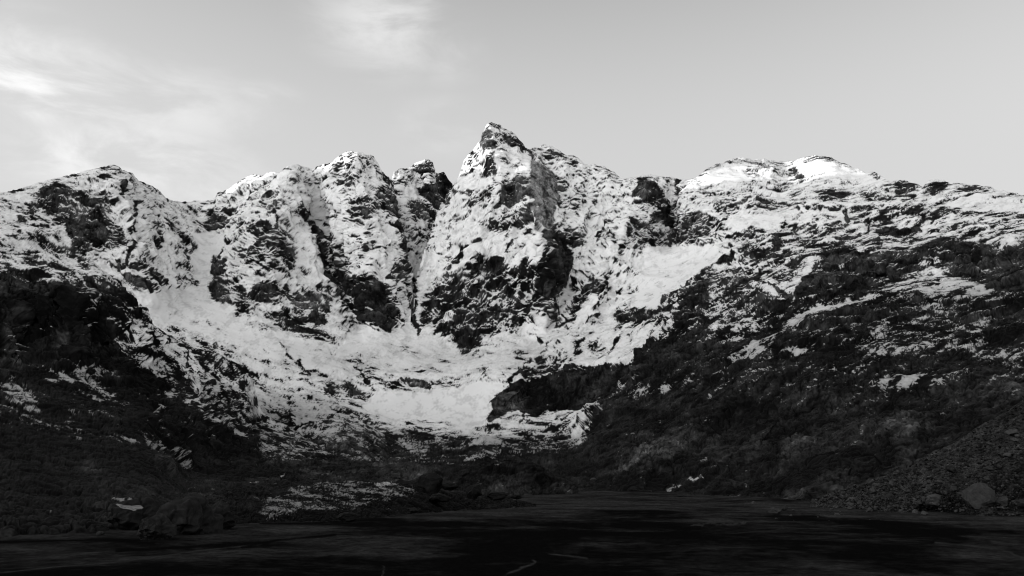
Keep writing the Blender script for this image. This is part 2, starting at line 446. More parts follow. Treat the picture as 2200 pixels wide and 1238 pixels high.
for z, q, v_, so in [(0, '300,650 450,640 520,700 700,745 760,790 700,800 560,770 400,700', .97, 5), (0, '540,795 700,850 790,890 820,912 640,895 565,850', .84, 6), (4, '400,215 450,165 560,135 650,150 690,240 600,260 430,250', .975, 3),
                    (4, '940,150 1040,115 1180,155 1380,205 1430,260 1300,245 1100,210 960,190', .975, 3), (0, '760,735 900,700 1000,760 1120,770 1080,800 900,790 780,780', .955, 5),
                    (4, '560,430 620,400 760,420 860,430 840,480 700,505 560,505', .97, 3), (4, '90,605 430,600 560,645 400,740 300,820 120,930 20,920 80,760', .975, 5), (5, '1150,200 1480,230 1700,60 1900,0 2000,20 1750,180 1560,300 1300,290', .93, 6)]:
    paint(SN, z, q, v_, so)
for z, q, k_, so in [(0, '400,948 760,940 900,962 1240,945 1240,1030 400,1030', .5, 12), (0, '500,900 700,860 860,940 1000,930 1240,930 1240,1030 400,1030', .8, 14)]:
    sl, f_ = polymask(z, q, so); SN[sl] = SN[sl]*(1-f_*(1-k_))
LINES = r'''
2 1190,340 1225,470 1250,600 1268,700|.02|3
2 740,480 790,690 850,860 930,990|.04|4
2 520,330 520,500|.15|1.8
2 400,560 420,640|.3|2
2 650,380 690,440|.1|3
2 150,760 200,690 250,600|.1|1.6
3 100,860 95,980 120,1150|.1|2.5
3 270,830 330,740 420,660|.15|1.2
3 60,1000 40,780 20,620|.2|2
3 1090,570 1000,720 930,850 870,1000 820,1120|.08|2
3 1060,600 975,760 900,900|.25|1.2
3 1040,640 960,800 880,960 830,1090|.97|2
3 1130,545 1040,640|.1|1.2
3 1245,350 1230,440|.05|2
3 450,250 340,330|.2|1.5
3 500,215 500,350|.1|1.6
3 690,260 690,450 730,560|.02|2
3 580,140 690,215|.1|3
3 360,700 290,830|.2|1.2
3 640,620 560,740|.2|1.5
3 780,600 760,760 740,900|.05|4
3 500,490 700,460|.97|2.5
3 440,545 520,500|.95|2
3 560,640 700,560|.95|3
3 600,600 660,640 590,730|.95|2
3 240,480 180,700 130,860|.96|3
3 300,460 240,640 190,780|.95|3
2 600,600 700,690 760,800 850,880|.97|3
2 560,180 440,330|.98|3
2 900,470 1000,520 1140,780 1200,830|.93|3
2 770,600 900,600|.95|2
2 900,740 1040,790 1180,800|.9|2
2 1295,690 1305,900 1300,1050|.98|3
1 990,470 1030,620 1040,720|.3|2
1 905,420 870,510 860,560|.05|2
1 1200,640 1240,790 1250,830|.3|2
1 880,680 880,750 820,860|.08|2
1 800,290 815,390|.05|3
1 440,540 480,730|.05|3
1 480,735 700,735|.05|1.5
4 270,230 290,300 230,600|.05|3
4 60,220 50,330|.05|2
4 550,440 500,520|.2|2
4 590,650 400,745 320,830 190,920|.05|2.5
4 650,640 1040,640|.15|2
4 740,700 720,790 900,880|.1|2.5
4 1050,680 1000,780 930,860|.05|3
4 1340,440 1330,500|.1|2
4 1200,385 1220,450|.08|3
4 850,360 1030,400 1200,380|.15|2
4 560,540 760,515|.15|2
5 1640,400 1700,320 1760,250|.1|1.6
5 1690,340 1900,330 2130,310|.1|2.5
5 750,320 820,440|.15|1.4
5 380,260 450,360|.15|2
5 440,340 330,240 280,170|.3|1.4
5 1740,560 1700,640|.05|1.6
5 560,600 640,570 740,590 850,650 960,740|.3|1.5
5 250,600 400,680 520,790|.3|2.5
7 145,130 200,55|.04|1.4
7 870,240 720,300 560,420 400,500|.12|1.5
'''
for ln in LINES.strip().splitlines():
    p = ln.split('|'); z, q = p[0].split(' ', 1); x0, y0, k = Z[int(z)]
    pts = [(x0+float(a.split(',')[0])/k, y0+float(a.split(',')[1])/k) for a in q.split()]; w = float(p[2])
    us_ = [a[0] for a in pts]; vs_ = [a[1] for a in pts]; m = 30
    i0 = max(int((min(us_)-m-U0)/RS), 0); i1 = min(int((max(us_)+m-U0)/RS)+1, RW); j0 = max(int((min(vs_)-m-V0)/RS), 0); j1 = min(int((max(vs_)+m-V0)/RS)+1, RH)
    A = JU[j0:j1, i0:i1]; B = JV[j0:j1, i0:i1]; d = np.full(A.shape, 1e9)
    for (a, b), (c, e) in zip(pts[:-1], pts[1:]):
        t = np.clip(((A-a)*(c-a)+(B-b)*(e-b))/((c-a)**2+(e-b)**2), 0, 1); d = np.minimum(d, (A-a-t*(c-a))**2+(B-b-t*(e-b))**2)
    f = np.exp(-(d/(w*1.6)**2)**1.5); SN[j0:j1, i0:i1] = SN[j0:j1, i0:i1]*(1-f) + float(p[1])*f
CAP = np.ones((RH, RW), np.float32)  # limits snow whiteness: thin cover, with valley gloom painted in low down
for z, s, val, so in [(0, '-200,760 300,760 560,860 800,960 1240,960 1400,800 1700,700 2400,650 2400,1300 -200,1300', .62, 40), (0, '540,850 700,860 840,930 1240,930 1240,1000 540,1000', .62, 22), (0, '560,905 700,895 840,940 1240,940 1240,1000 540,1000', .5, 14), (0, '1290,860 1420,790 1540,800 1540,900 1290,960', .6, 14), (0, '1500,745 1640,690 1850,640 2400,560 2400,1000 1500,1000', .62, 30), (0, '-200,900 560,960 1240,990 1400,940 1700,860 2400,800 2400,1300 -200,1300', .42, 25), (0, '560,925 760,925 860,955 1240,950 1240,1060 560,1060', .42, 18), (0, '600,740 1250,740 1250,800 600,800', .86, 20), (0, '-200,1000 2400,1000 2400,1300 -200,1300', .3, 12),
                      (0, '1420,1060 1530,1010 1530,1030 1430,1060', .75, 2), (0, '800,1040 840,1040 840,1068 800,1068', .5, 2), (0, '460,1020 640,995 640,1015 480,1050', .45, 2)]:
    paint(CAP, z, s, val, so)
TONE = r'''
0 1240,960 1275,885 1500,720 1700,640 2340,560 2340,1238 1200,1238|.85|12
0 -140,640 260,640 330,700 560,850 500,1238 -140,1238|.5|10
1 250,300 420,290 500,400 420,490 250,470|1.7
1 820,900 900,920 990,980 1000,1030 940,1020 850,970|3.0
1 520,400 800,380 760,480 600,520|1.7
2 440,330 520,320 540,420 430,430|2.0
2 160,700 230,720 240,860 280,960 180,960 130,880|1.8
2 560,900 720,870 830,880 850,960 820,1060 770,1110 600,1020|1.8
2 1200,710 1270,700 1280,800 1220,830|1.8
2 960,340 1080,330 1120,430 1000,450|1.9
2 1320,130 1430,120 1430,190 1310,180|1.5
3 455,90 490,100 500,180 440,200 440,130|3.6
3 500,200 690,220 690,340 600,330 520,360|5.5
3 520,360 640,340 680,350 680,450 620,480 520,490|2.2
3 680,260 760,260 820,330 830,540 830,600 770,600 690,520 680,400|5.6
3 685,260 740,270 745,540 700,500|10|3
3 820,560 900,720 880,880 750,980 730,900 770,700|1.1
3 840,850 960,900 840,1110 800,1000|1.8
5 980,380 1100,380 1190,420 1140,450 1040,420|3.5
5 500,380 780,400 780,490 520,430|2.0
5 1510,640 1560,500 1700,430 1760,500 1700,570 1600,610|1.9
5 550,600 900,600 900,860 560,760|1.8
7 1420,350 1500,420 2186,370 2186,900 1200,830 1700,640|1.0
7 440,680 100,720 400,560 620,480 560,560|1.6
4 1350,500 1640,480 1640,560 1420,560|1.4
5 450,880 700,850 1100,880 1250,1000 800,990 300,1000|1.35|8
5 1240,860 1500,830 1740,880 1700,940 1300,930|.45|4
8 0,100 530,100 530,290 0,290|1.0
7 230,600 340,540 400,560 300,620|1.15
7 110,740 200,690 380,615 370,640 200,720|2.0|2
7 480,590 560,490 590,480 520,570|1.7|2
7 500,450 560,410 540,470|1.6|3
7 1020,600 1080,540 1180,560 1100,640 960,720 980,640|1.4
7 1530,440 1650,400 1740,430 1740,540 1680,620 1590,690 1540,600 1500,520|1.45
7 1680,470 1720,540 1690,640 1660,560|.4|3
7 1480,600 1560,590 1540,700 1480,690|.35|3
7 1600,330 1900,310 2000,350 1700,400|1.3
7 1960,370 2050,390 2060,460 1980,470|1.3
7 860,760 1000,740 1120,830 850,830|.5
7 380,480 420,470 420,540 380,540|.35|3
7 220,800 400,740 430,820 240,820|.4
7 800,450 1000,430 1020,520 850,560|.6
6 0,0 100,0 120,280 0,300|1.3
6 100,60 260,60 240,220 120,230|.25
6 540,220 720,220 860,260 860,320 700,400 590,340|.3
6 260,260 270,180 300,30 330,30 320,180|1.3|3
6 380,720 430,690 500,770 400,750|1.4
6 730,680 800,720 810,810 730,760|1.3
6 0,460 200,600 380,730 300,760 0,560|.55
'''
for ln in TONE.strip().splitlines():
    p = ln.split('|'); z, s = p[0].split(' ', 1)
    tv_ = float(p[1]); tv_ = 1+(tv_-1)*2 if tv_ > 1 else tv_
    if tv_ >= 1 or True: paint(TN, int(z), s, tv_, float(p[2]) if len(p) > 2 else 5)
for z, s, val in [(0, '900,640 1010,400 1150,470 1200,640 1100,760 900,760', 1), (0, '1150,750 1230,560 1330,430 1380,560 1560,640 1300,1060 1180,900', 1),
                  (0, '1240,960 1500,700 1850,640 2100,1100 1240,1100', .9), (0, '540,900 860,900 900,1030 540,1030', 1), (0, '620,400 690,420 780,700 720,740 600,560', -1),
                  (0, '200,560 560,780 900,990 560,1040 0,700', -.8), (0, '260,420 340,420 420,640 300,640', -1),
                  (0, '1030,260 1140,330 1140,360 1040,330', -.8), (0, '1690,340 1900,370 1900,420 1700,400', -.5)]:
    paint(DR, z, s, val, 30)

# ------------------------------------------------------------------ materials (black and white film: everything neutral)
def mat_base(name):
    m = bpy.data.materials.new(name); m.use_nodes = True; t = m.node_tree; t.nodes.clear()
    o = N(t, 'ShaderNodeOutputMaterial'); b = N(t, 'ShaderNodeBsdfPrincipled'); t.links.new(b.outputs[0], o.inputs[0])
    return m, t, b
def grey(t, val, sock):
    c = N(t, 'ShaderNodeCombineColor')
    for i in range(3): t.links.new(val, c.inputs[i])
    t.links.new(c.outputs[0], sock)
def mountain_mat(name, rock=0.04, fine=0.05, snowv=0.79):
    m, t, b = mat_base(name)
    a1 = N(t, 'ShaderNodeAttribute', attribute_name='snow'); a2 = N(t, 'ShaderNodeAttribute', attribute_name='tone')
    g = N(t, 'ShaderNodeNewGeometry')
    n1 = N(t, 'ShaderNodeTexNoise', i_Scale=fine, i_Detail=6.0, i_Roughness=0.7); t.links.new(g.outputs['Position'], n1.inputs['Vector'])
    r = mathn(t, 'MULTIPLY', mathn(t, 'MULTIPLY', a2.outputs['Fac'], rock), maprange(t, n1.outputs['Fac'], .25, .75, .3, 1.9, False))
    s = mathn(t, 'MULTIPLY', maprange(t, n1.outputs['Fac'], .2, .8, .96, 1.03, False), snowv)
    mx = N(t, 'ShaderNodeMix'); t.links.new(a1.outputs['Fac'], mx.inputs[0]); t.links.new(r, mx.inputs[2]); t.links.new(s, mx.inputs[3])
    grey(t, mx.outputs[0], b.inputs['Base Color'])
    b.inputs['Roughness'].default_value = 0.85; b.inputs['Specular IOR Level'].default_value = 0.05
    return m
MAT_MTN = mountain_mat('snowy_rock', 0.012); MAT_SCREE = mountain_mat('scree_stone', 0.012, 0.9)
def stone_mat(name, val, sc):
    m, t, b = mat_base(name)
    tc_ = N(t, 'ShaderNodeNewGeometry'); oi = N(t, 'ShaderNodeObjectInfo')
    n1 = N(t, 'ShaderNodeTexNoise', i_Scale=sc, i_Detail=8.0, i_Roughness=0.7); t.links.new(tc_.outputs['Position'], n1.inputs['Vector'])
    r = mathn(t, 'MULTIPLY', maprange(t, n1.outputs['Fac'], .25, .75, .5, 1.6, False), val)
    r = mathn(t, 'MULTIPLY', r, maprange(t, oi.outputs['Random'], 0, 1, .55, 1.6, False))
    grey(t, r, b.inputs['Base Color'])
    bp = N(t, 'ShaderNodeBump', i_Strength=0.6, i_Distance=0.3); t.links.new(n1.outputs['Fac'], bp.inputs['Height']); t.links.new(bp.outputs[0], b.inputs['Normal'])
    b.inputs['Roughness'].default_value = 0.85; b.inputs['Specular IOR Level'].default_value = 0.1
    return m
MAT_BLD = stone_mat('pale_granite', 0.035, 0.9); MAT_DBLD = stone_mat('dark_granite', 0.006, 0.5); MAT_OUT = stone_mat('smoothed_granite', 0.014, 0.8)

# ------------------------------------------------------------------ mesh from grid arrays
def grid_object(name, X, Y, Zc, mask, attrs, mat, label=None):
    R, Cn = X.shape
    idx = np.arange(R*Cn).reshape(R, Cn)
    q = np.stack([idx[:-1, :-1], idx[:-1, 1:], idx[1:, 1:], idx[1:, :-1]], -1).reshape(-1, 4)
    if mask is not None: q = q[mask[:-1, :-1].ravel()]
    q = q[:] ; used, inv = np.unique(q, return_inverse=True); q = inv.reshape(-1, 4)
    co = np.stack([X.ravel()[used], Y.ravel()[used], Zc.ravel()[used]], 1).astype(np.float32)
    me = bpy.data.meshes.new(name)
    me.vertices.add(len(co)); me.vertices.foreach_set('co', co.ravel())
    me.loops.add(q.size); me.loops.foreach_set('vertex_index', q.ravel().astype(np.int32))
    me.polygons.add(len(q)); me.polygons.foreach_set('loop_start', (np.arange(len(q))*4).astype(np.int32))
    me.polygons.foreach_set('use_smooth', np.ones(len(q), bool))
    for k, a in attrs.items():
        at = me.attributes.new(k, 'FLOAT', 'POINT'); at.data.foreach_set('value', a.ravel()[used].astype(np.float32))
    me.update(calc_edges=True); me.validate()
    me.materials.append(mat)
    o = bpy.data.objects.new(name, me); C.objects.link(o); o['kind'] = 'structure'
    if label: o['label'] = label
    return o
def normals(X, Y, Zc):
    P = np.stack([X, Y, Zc], -1)
    a = np.gradient(P, axis=1); b = np.gradient(P, axis=0)
    n = np.cross(a, b); n /= np.linalg.norm(n, axis=-1, keepdims=True)+1e-9
    return n                                             # rows go up and away: faces the viewer / up
def polyfield(u, v, pts, w, amp):
    d = np.full(u.shape, 1e9, np.float32)
    for (a, b), (c, e) in zip(pts[:-1], pts[1:]):
        L = (c-a)**2+(e-b)**2; t = np.clip(((u-a)*(c-a)+(v-b)*(e-b))/L, 0, 1)
        d = np.minimum(d, (u-a-t*(c-a))**2+(v-b-t*(e-b))**2)
    return amp*np.exp(-d/(1.8*w*w))
def sheet(top, bot, du, dv, u0, u1, Dfn, relief=(), big=1.0, small=1.0, edge=30, drop=1.0, backw=1.0, seed=0, lsc=1.0, crag=1.0):
    us = np.arange(u0, u1+du, du, dtype=np.float32)
    tx, ty = np.array(top, float).T; tv = np.interp(us, tx, ty)
    bx, by = np.array(bot, float).T; bv = np.interp(us, bx, by)
    # small serration of the crest
    z0 = us*0
    tv = tv + 2.2*perlin(us/14, z0, z0, 31+seed) + 1.3*perlin(us/5, z0, z0, 32+seed)
    nr = int((bv-tv).max()/dv)+1
    t = np.linspace(0, 1, nr, dtype=np.float32)[:, None]
    U = np.broadcast_to(us, (nr, len(us))).astype(np.float32); V = (bv + (tv-bv)*t).astype(np.float32)
    D = Dfn(U, V)
    wu = U + 7*perlin(U/30, V/30, U*0, 33) + 3*perlin(U/11, V/11, U*0, 34); wv = V + 7*perlin(U/30, V/30, U*0, 35)
    for (pts, w, amp) in relief: D = D + polyfield(wu, wv, pts, w*1.1, amp*1.05)
    X, Y, Zc = pt(U, V, D)
    n = normals(X, Y, Zc)
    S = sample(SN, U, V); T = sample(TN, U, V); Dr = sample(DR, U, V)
    smooth = (1 - 0.93*sstep(.93, .99, S))*(1-.75*sstep(5, 8, T))
    sc = lsc*.6*np.clip(D/1900, .10, 1.2)**.6                   # finer relief nearer
    fade = sstep(0, edge, V-tv)
    gs = .22 + .78*sstep(.93, .62, n[..., 2]); h = 0
    lam = [260, 130, 64, 34]; am = [18, 19, 14.0, 8.0]
    for i, (l, a) in enumerate(zip(lam, am)):
        lz = l*(1, 2.0, 2.8, 3.0)[i]; p = perlin(X/l, Y/l, Zc/lz, 10+i+seed); h = h + big*a*(0.5-np.abs(p)*1.3)*(.25+.75*fade)*((.25+.75*smooth)*(.15+.85*gs) if i else 1) * np.clip(D/1300, .02, 1)**.6*(.45+.55*gs)
    # bedding: ledges that run level or with the dip
    wx = X + 16*sc*perlin(X/(55*sc), Y/(55*sc), Zc/(55*sc), 36); wz = Zc + 16*sc*perlin(X/(55*sc), Y/(55*sc), Zc/(55*sc), 37)
    dips = {0: (0.08, 0), 1: (-1.35, 1), -1: (1.2, 2)}
    w1 = np.clip(Dr, 0, 1); w2 = np.clip(-Dr, 0, 1); w0 = 1-.75*(w1+w2)
    st = 0
    for key, w in ((0, w0), (1, w1), (-1, w2)):
        k, sd_ = dips[key]; c_ = 1/math.sqrt(1+k*k)
        al = (wx - k*wz)*c_; ac = (wz + k*wx)*c_
        f = 0
        for l, a in ((34, 1.0), (15, .8), (7.5, .6)):
            l = l*sc
            f = f + a*perlin(al/(l*3.4), Y/(l*1.1), ac/l, 40+sd_*5+int(a*10)+seed)
        st = st + w*f
    h = h + small*3.6*sc*st*smooth*gs
    for i, (l, a) in enumerate(zip([30, 14, 7], [3.4, 1.9, 1.1])):
        l = l*sc
        h = h + small*a*sc*smooth*gs*(0.4-np.abs(perlin(X/l, Y/l, Zc/(l*1.4), 20+i+seed))*1.6)
    rocky = sstep(.5, .15, S)*smooth
    for l, a in ((26, 3.2), (11, 1.6)):
        l = l*sc; p = perlin(wx/l, Y/l, wz/(l*4.5), 38+int(a)+seed); h = h - small*a*sc*rocky*np.exp(-(p/.16)**2)*2
    kd = np.clip(D/900, .12, 1.2); oc = sstep(.12, .5, perlin(wx/(52*kd), Y/(52*kd), wz/(40*kd), 67+seed) + .5*perlin(wx/(17*kd), Y/(17*kd), wz/(24*kd), 68+seed))*sstep(.35, .12, S)*crag
    h = h + small*(2.5+3.5*sstep(900, 640, V))*kd*oc*(1-.45*sstep(820, 950, V))
    h = h*(.25+.75*sstep(0, 10, V-tv))
    X = X + n[..., 0]*h; Y = Y + n[..., 1]*h; Zc = Zc + n[..., 2]*h
    nn = normals(X, Y, Zc)
    def blur(a, r):
        return box(a, r)
    g = nn[..., 2] - blur(nn[..., 2].astype(np.float64), 14)
    g = g/ (np.std(g)+1e-6)
    st = st/np.std(st)
    pa = perlin(X/75, Y/75, Zc/75, 50+seed)*1.5 + perlin(X/(30*sc), Y/(30*sc), Zc/(30*sc), 51+seed)*1.3
    fi = perlin(X/(6*sc), Y/(6*sc), Zc/(5*sc), 52+seed)*1.4
    val = 1.0*g + .75*st + .34*pa + .65*fi
    val = val - .6*box(val.astype(np.float64), 30)
    val = val/(np.sqrt(box(val*val, 30)) + .15*val.std())
    S = S - .16*sstep(16, 0, V-tv)*(S > .5)*(S < .96)
    Sc = np.clip(S, .002, .998); thr = np.log(Sc/(1-Sc))/1.75
    xx = val + thr; sn = .72*sstep(-.22, .22, xx) + .30*sstep(-.1, 1.7, xx)
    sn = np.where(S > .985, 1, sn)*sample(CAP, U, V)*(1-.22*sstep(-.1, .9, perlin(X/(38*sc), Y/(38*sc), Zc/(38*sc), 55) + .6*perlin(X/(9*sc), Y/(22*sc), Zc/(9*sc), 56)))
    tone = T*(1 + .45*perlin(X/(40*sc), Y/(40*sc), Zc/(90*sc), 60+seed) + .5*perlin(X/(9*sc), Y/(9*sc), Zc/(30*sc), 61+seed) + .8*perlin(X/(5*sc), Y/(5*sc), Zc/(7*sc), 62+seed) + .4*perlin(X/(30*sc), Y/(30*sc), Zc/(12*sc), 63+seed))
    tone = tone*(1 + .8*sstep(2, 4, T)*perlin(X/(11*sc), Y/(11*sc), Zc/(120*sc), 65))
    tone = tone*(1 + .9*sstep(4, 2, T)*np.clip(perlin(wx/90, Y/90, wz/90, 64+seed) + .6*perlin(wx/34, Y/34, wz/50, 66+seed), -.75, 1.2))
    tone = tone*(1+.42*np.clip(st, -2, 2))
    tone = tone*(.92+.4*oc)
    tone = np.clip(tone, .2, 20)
    ax, ay, _ = ray(us, tv)
    rows = []
    for dd, dz in ((18, -8), (60, -40), (160, -150), (400, -420), (800, -1000)):
        rows.append((X[-1]+ax*dd*backw, Y[-1]+ay*dd*backw, Zc[-1]+dz*drop))
    X = np.vstack([X]+[r[0][None] for r in rows]); Y = np.vstack([Y]+[r[1][None] for r in rows]); Zc = np.vstack([Zc]+[r[2][None] for r in rows])
    rep = len(rows)
    ext = lambda a: np.vstack([a, np.repeat(a[-1:], rep, 0)])
    return dict(U=ext(U), V=ext(V), X=X, Y=Y, Z=Zc, snow=ext(sn), tone=ext(tone))

Q = 1.3
# ---- headwall: the whole amphitheatre behind the valley
H_TOP = [(-140,452),(-60,430),(0,415),(25,410),(60,401),(110,385),(145,376),(190,366),(215,360),(245,355),(255,358),(263,366),(285,371),(297,388),(320,396),(340,408),(352,422),(370,431),(390,434),(420,433),(445,431),(460,428),(468,414),(492,406),(507,394),(530,380),(548,374),(565,378),(583,369),(600,371),(610,362),(622,355),(640,355),(660,361),(672,364),(685,357),(700,352),(715,348),(730,335),(742,326),(762,325),(785,331),(803,336),(812,350),(820,368),(835,380),(843,394),
 (860,410),(900,425),(940,418),(958,408),(976,395),(986,379),(997,345),(1014,324),(1031,303),(1043,274),(1050,265),(1056,263),(1073,267),(1079,274),(1098,282),(1119,303),(1129,318),(1144,320),(1159,316),(1169,309),(1186,316),(1203,324),(1215,332),(1241,339),(1255,351),(1270,353),(1295,358),(1320,370),(1335,386),(1354,383),(1373,381),(1383,375),(1396,376),(1427,380),(1443,381),(1466,387),(1493,383),(1505,375),(1520,362),(1543,352),(1562,346),(1586,339),(1605,340),(1617,345),(1640,342),(1659,346),(1686,348),(1705,346),(1721,339),(1736,335),(1767,334),(1783,338),(1806,350),(1837,360),(1856,370),(1883,371),(1902,383),(1914,393),(1922,388),(1945,389),(1968,395),(1982,402),(1991,391),(2007,386),(2026,388),(2042,395),(2065,395),(2092,397),(2123,402),(2154,410),(2200,420),(2340,455)]
HP = [(-140,450,2150),(0,415,2250),(150,376,2320),(250,355,2380),(340,408,2500),(390,434,2620),(460,428,2680),(550,376,2620),(622,355,2480),(690,356,2500),(760,325,2420),(820,368,2450),
 (850,430,2430),(940,458,2440),(980,390,2470),(1060,263,2520),(1140,320,2560),(1170,309,2640),(1260,352,2640),(1335,386,2620),(1440,381,2600),(1510,372,2620),(1590,339,2820),(1690,348,2850),(1765,334,2820),(1850,368,2650),(1910,390,2380),(2050,395,2300),(2200,420,2200),(2340,455,2100),
 (0,520,1850),(100,530,1930),(200,500,2050),(250,430,2200),(200,580,1900),(320,630,1900),(320,500,2200),(400,500,2400),(480,490,2520),(470,520,2420),(420,600,2180),(350,645,1930),(450,665,1930),
 (600,400,2400),(590,500,2210),(600,600,2080),(620,700,1930),(500,480,2430),(480,600,2150),(460,645,2020),(500,665,1940),(600,720,1850),
 (665,470,2400),(700,560,2250),(740,650,2090),(770,705,1960),(760,400,2340),(780,500,2220),(800,600,2120),(820,700,1950),(850,560,2200),(865,640,2110),
 (884,705,2040),(880,640,2200),(900,620,2200),(895,690,2040),(940,500,2330),(1040,340,2430),(1030,450,2300),(1020,560,2180),(1000,680,2010),(980,755,1890),
 (1140,370,2400),(1170,450,2300),(1190,550,2200),(1180,650,2070),(1150,730,1930),(1250,420,2470),(1260,520,2320),(1280,620,2160),(1290,690,2000),
 (1380,420,2480),(1440,480,2500),(1400,530,2330),(1480,535,2300),(1450,600,2120),(1370,660,1950),(1220,770,1690),(1330,740,1720),
 (1500,450,2360),(1600,410,2400),(1780,400,2420),(1600,490,2200),(1560,550,2080),(1700,430,2330),(1700,520,1960),(1900,450,2180),(1900,520,1900),(2100,470,1950),(2100,560,1680),(2200,500,1760),
 (1500,680,1660),(1700,560,1800),(1700,640,1500),(1900,560,1720),(1900,640,1400),(2100,620,1420),(2250,600,1350),(2340,500,1700),
 (1400,860,1230),(1600,780,1170),(1800,720,1160),(2000,700,1120),(2250,700,1000),(1310,890,1180),(1290,950,1020),(1300,1030,770),(1400,1052,700),(1600,1064,590),(1800,1073,500),(2000,1078,450),(2250,1085,400),
 (1600,920,860),(1900,880,800),(2150,850,740),(1400,960,920),(1050,905,1470),(1150,870,1530),(1300,850,1480),(1100,790,1660),(1250,785,1620),(1380,790,1480),(1180,905,1440),(1265,890,1400),
 (780,900,1470),(950,922,1410),(1030,922,1410),(850,850,1600),(1000,840,1620),(780,800,1720),(900,790,1750),(900,750,1870),(700,760,1760),(500,700,1860),(400,680,1880),(560,820,1600),(700,850,1520),(600,900,1400),(300,650,1880),
 (640,930,1320),(830,945,1320),(900,985,1080),(1000,960,1180),(1150,955,1230),(1220,960,1200),(700,990,1050),(900,1015,820),(1100,1015,790),(1200,1010,830),(700,1030,780),(400,1040,900),(1100,1046,720),(900,1050,700)]
H_REL = [([(250,355),(272,450),(290,560),(330,640)], 26, -60), ([(622,355),(600,430),(560,520),(530,600)], 30, -50), ([(662,365),(690,470),(730,600),(770,700)], 14, 75),
 ([(762,325),(770,420),(790,520),(830,600)], 30, -45), ([(1060,263),(1070,330),(1055,400),(1010,480),(990,600)], 26, -45), ([(1135,345),(1140,420),(1160,520),(1180,600),(1165,700)], 16, -55),
 ([(1150,330),(1215,420),(1215,560),(1190,680)], 14, 35), ([(1383,376),(1368,430),(1330,520),(1280,620),(1210,730)], 24, -55), ([(1260,400),(1300,450),(1240,580),(1195,700)], 18, 45),
 ([(1440,385),(1445,450),(1430,530)], 13, 80), ([(470,415),(510,480),(470,560),(452,640)], 12, 10), ([(1047,910),(1065,870),(1100,830)], 14, -25), ([(1236,975),(1262,925),(1278,885),(1330,850)], 14, -18), ([(1340,1045),(1470,935),(1570,850)], 16, -22), ([(1420,1050),(1560,940),(1660,850)], 16, 20), ([(1520,1055),(1640,920),(1760,800)], 18, -32), ([(1640,1060),(1760,920),(1820,870)], 18, 20), ([(1760,1065),(1850,930),(1900,860)], 20, -20), ([(1600,560),(1700,540),(1780,600)], 14, -30), ([(1750,640),(1900,560),(2000,530),(2200,545)], 16, -45), ([(1560,700),(1650,640),(1720,600)], 14, -35), ([(1700,680),(1850,610),(2000,590)], 12, 25), ([(1480,640),(1440,720),(1390,780)], 12, -25),
 ([(640,895),(720,900),(800,915),(850,940),(900,975)], 14, -45), ([(960,940),(1010,935),(1060,960)], 18, -30), ([(1900,420),(1850,480),(1900,560)], 22, -40), ([(1960,640),(1900,760),(1950,900),(1930,1000)], 25, -25),
 ([(1690,350),(1680,420),(1720,500)], 26, 45), ([(1500,600),(1440,700),(1400,800)], 25, -35), ([(850,395),(870,520),(884,650)], 10, 20)]
hD = tps(HP)
h = sheet(H_TOP, [(-140, 1000), (500, 1060), (1200, 1058), (1300, 1064), (1500, 1076), (1800, 1086), (2340, 1110)], Q, Q, -140, 2340, hD, H_REL)
NU = h['U']; NV = h['V']
reg = np.zeros(GU.shape, np.float32)
for z, s, val in [(0, '-200,200 455,200 470,440 520,480 470,560 440,650 430,1100 -200,1100', 1), (0, '1436,200 2400,200 2400,1200 1290,1200 1236,975 1278,885 1390,790 1420,700 1520,600 1440,520', 2),
                  (0, '1236,975 1278,885 1500,745 1640,690 1850,645 2130,640 2400,560 2400,1200 1236,1200', 3),
                  (0, '300,640 450,600 450,650 520,700 740,745 860,690 930,755 1090,760 1110,800 1047,905 960,925 830,925 780,890 700,850 540,790 330,700', 4),
                  (0, '540,800 700,850 780,890 830,925 1000,925 1270,880 1236,975 1236,1200 200,1200 500,1000', 5)]:
    paint(reg, z, s, val, 0, False)
hole = np.zeros(GU.shape, np.float32); paint(hole, 0, '843,380 851,430 862,500 872,560 879,640 884,700 889,640 897,590 915,530 930,490 940,458 955,430 977,394 977,370 843,370', 1, 0, False)
hole = hole[np.clip(((NV-V0)/RS).astype(int), 0, RH-1), np.clip(((NU-U0)/RS).astype(int), 0, RW-1)] > .5
lab = np.round(reg[np.clip(((NV-V0)/RS).astype(int), 0, RH-1), np.clip(((NU-U0)/RS).astype(int), 0, RW-1)]).astype(int)
for k, (nm, lb) in {0: ('mountain', 'steep snow-dusted headwall with the tallest pointed summit and rock pillars'), 1: ('mountain', 'broad snow-dusted peak at the left with a dark rock face'),
                    2: ('mountain', 'right-hand snowy mountain with two rounded sunlit tops and a dark cliff band'), 3: ('hillside', 'dark grassy slope falling to the flat from the right-hand mountain'),
                    4: ('glacier', 'smooth snow-covered glacier in the bowl under the headwall'), 5: ('moraine', 'speckled moraine ridges below the glacier')}.items():
    mk = (lab == k) & ~hole
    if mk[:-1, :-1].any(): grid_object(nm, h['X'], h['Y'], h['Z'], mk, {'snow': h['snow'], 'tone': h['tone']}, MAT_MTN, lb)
del h
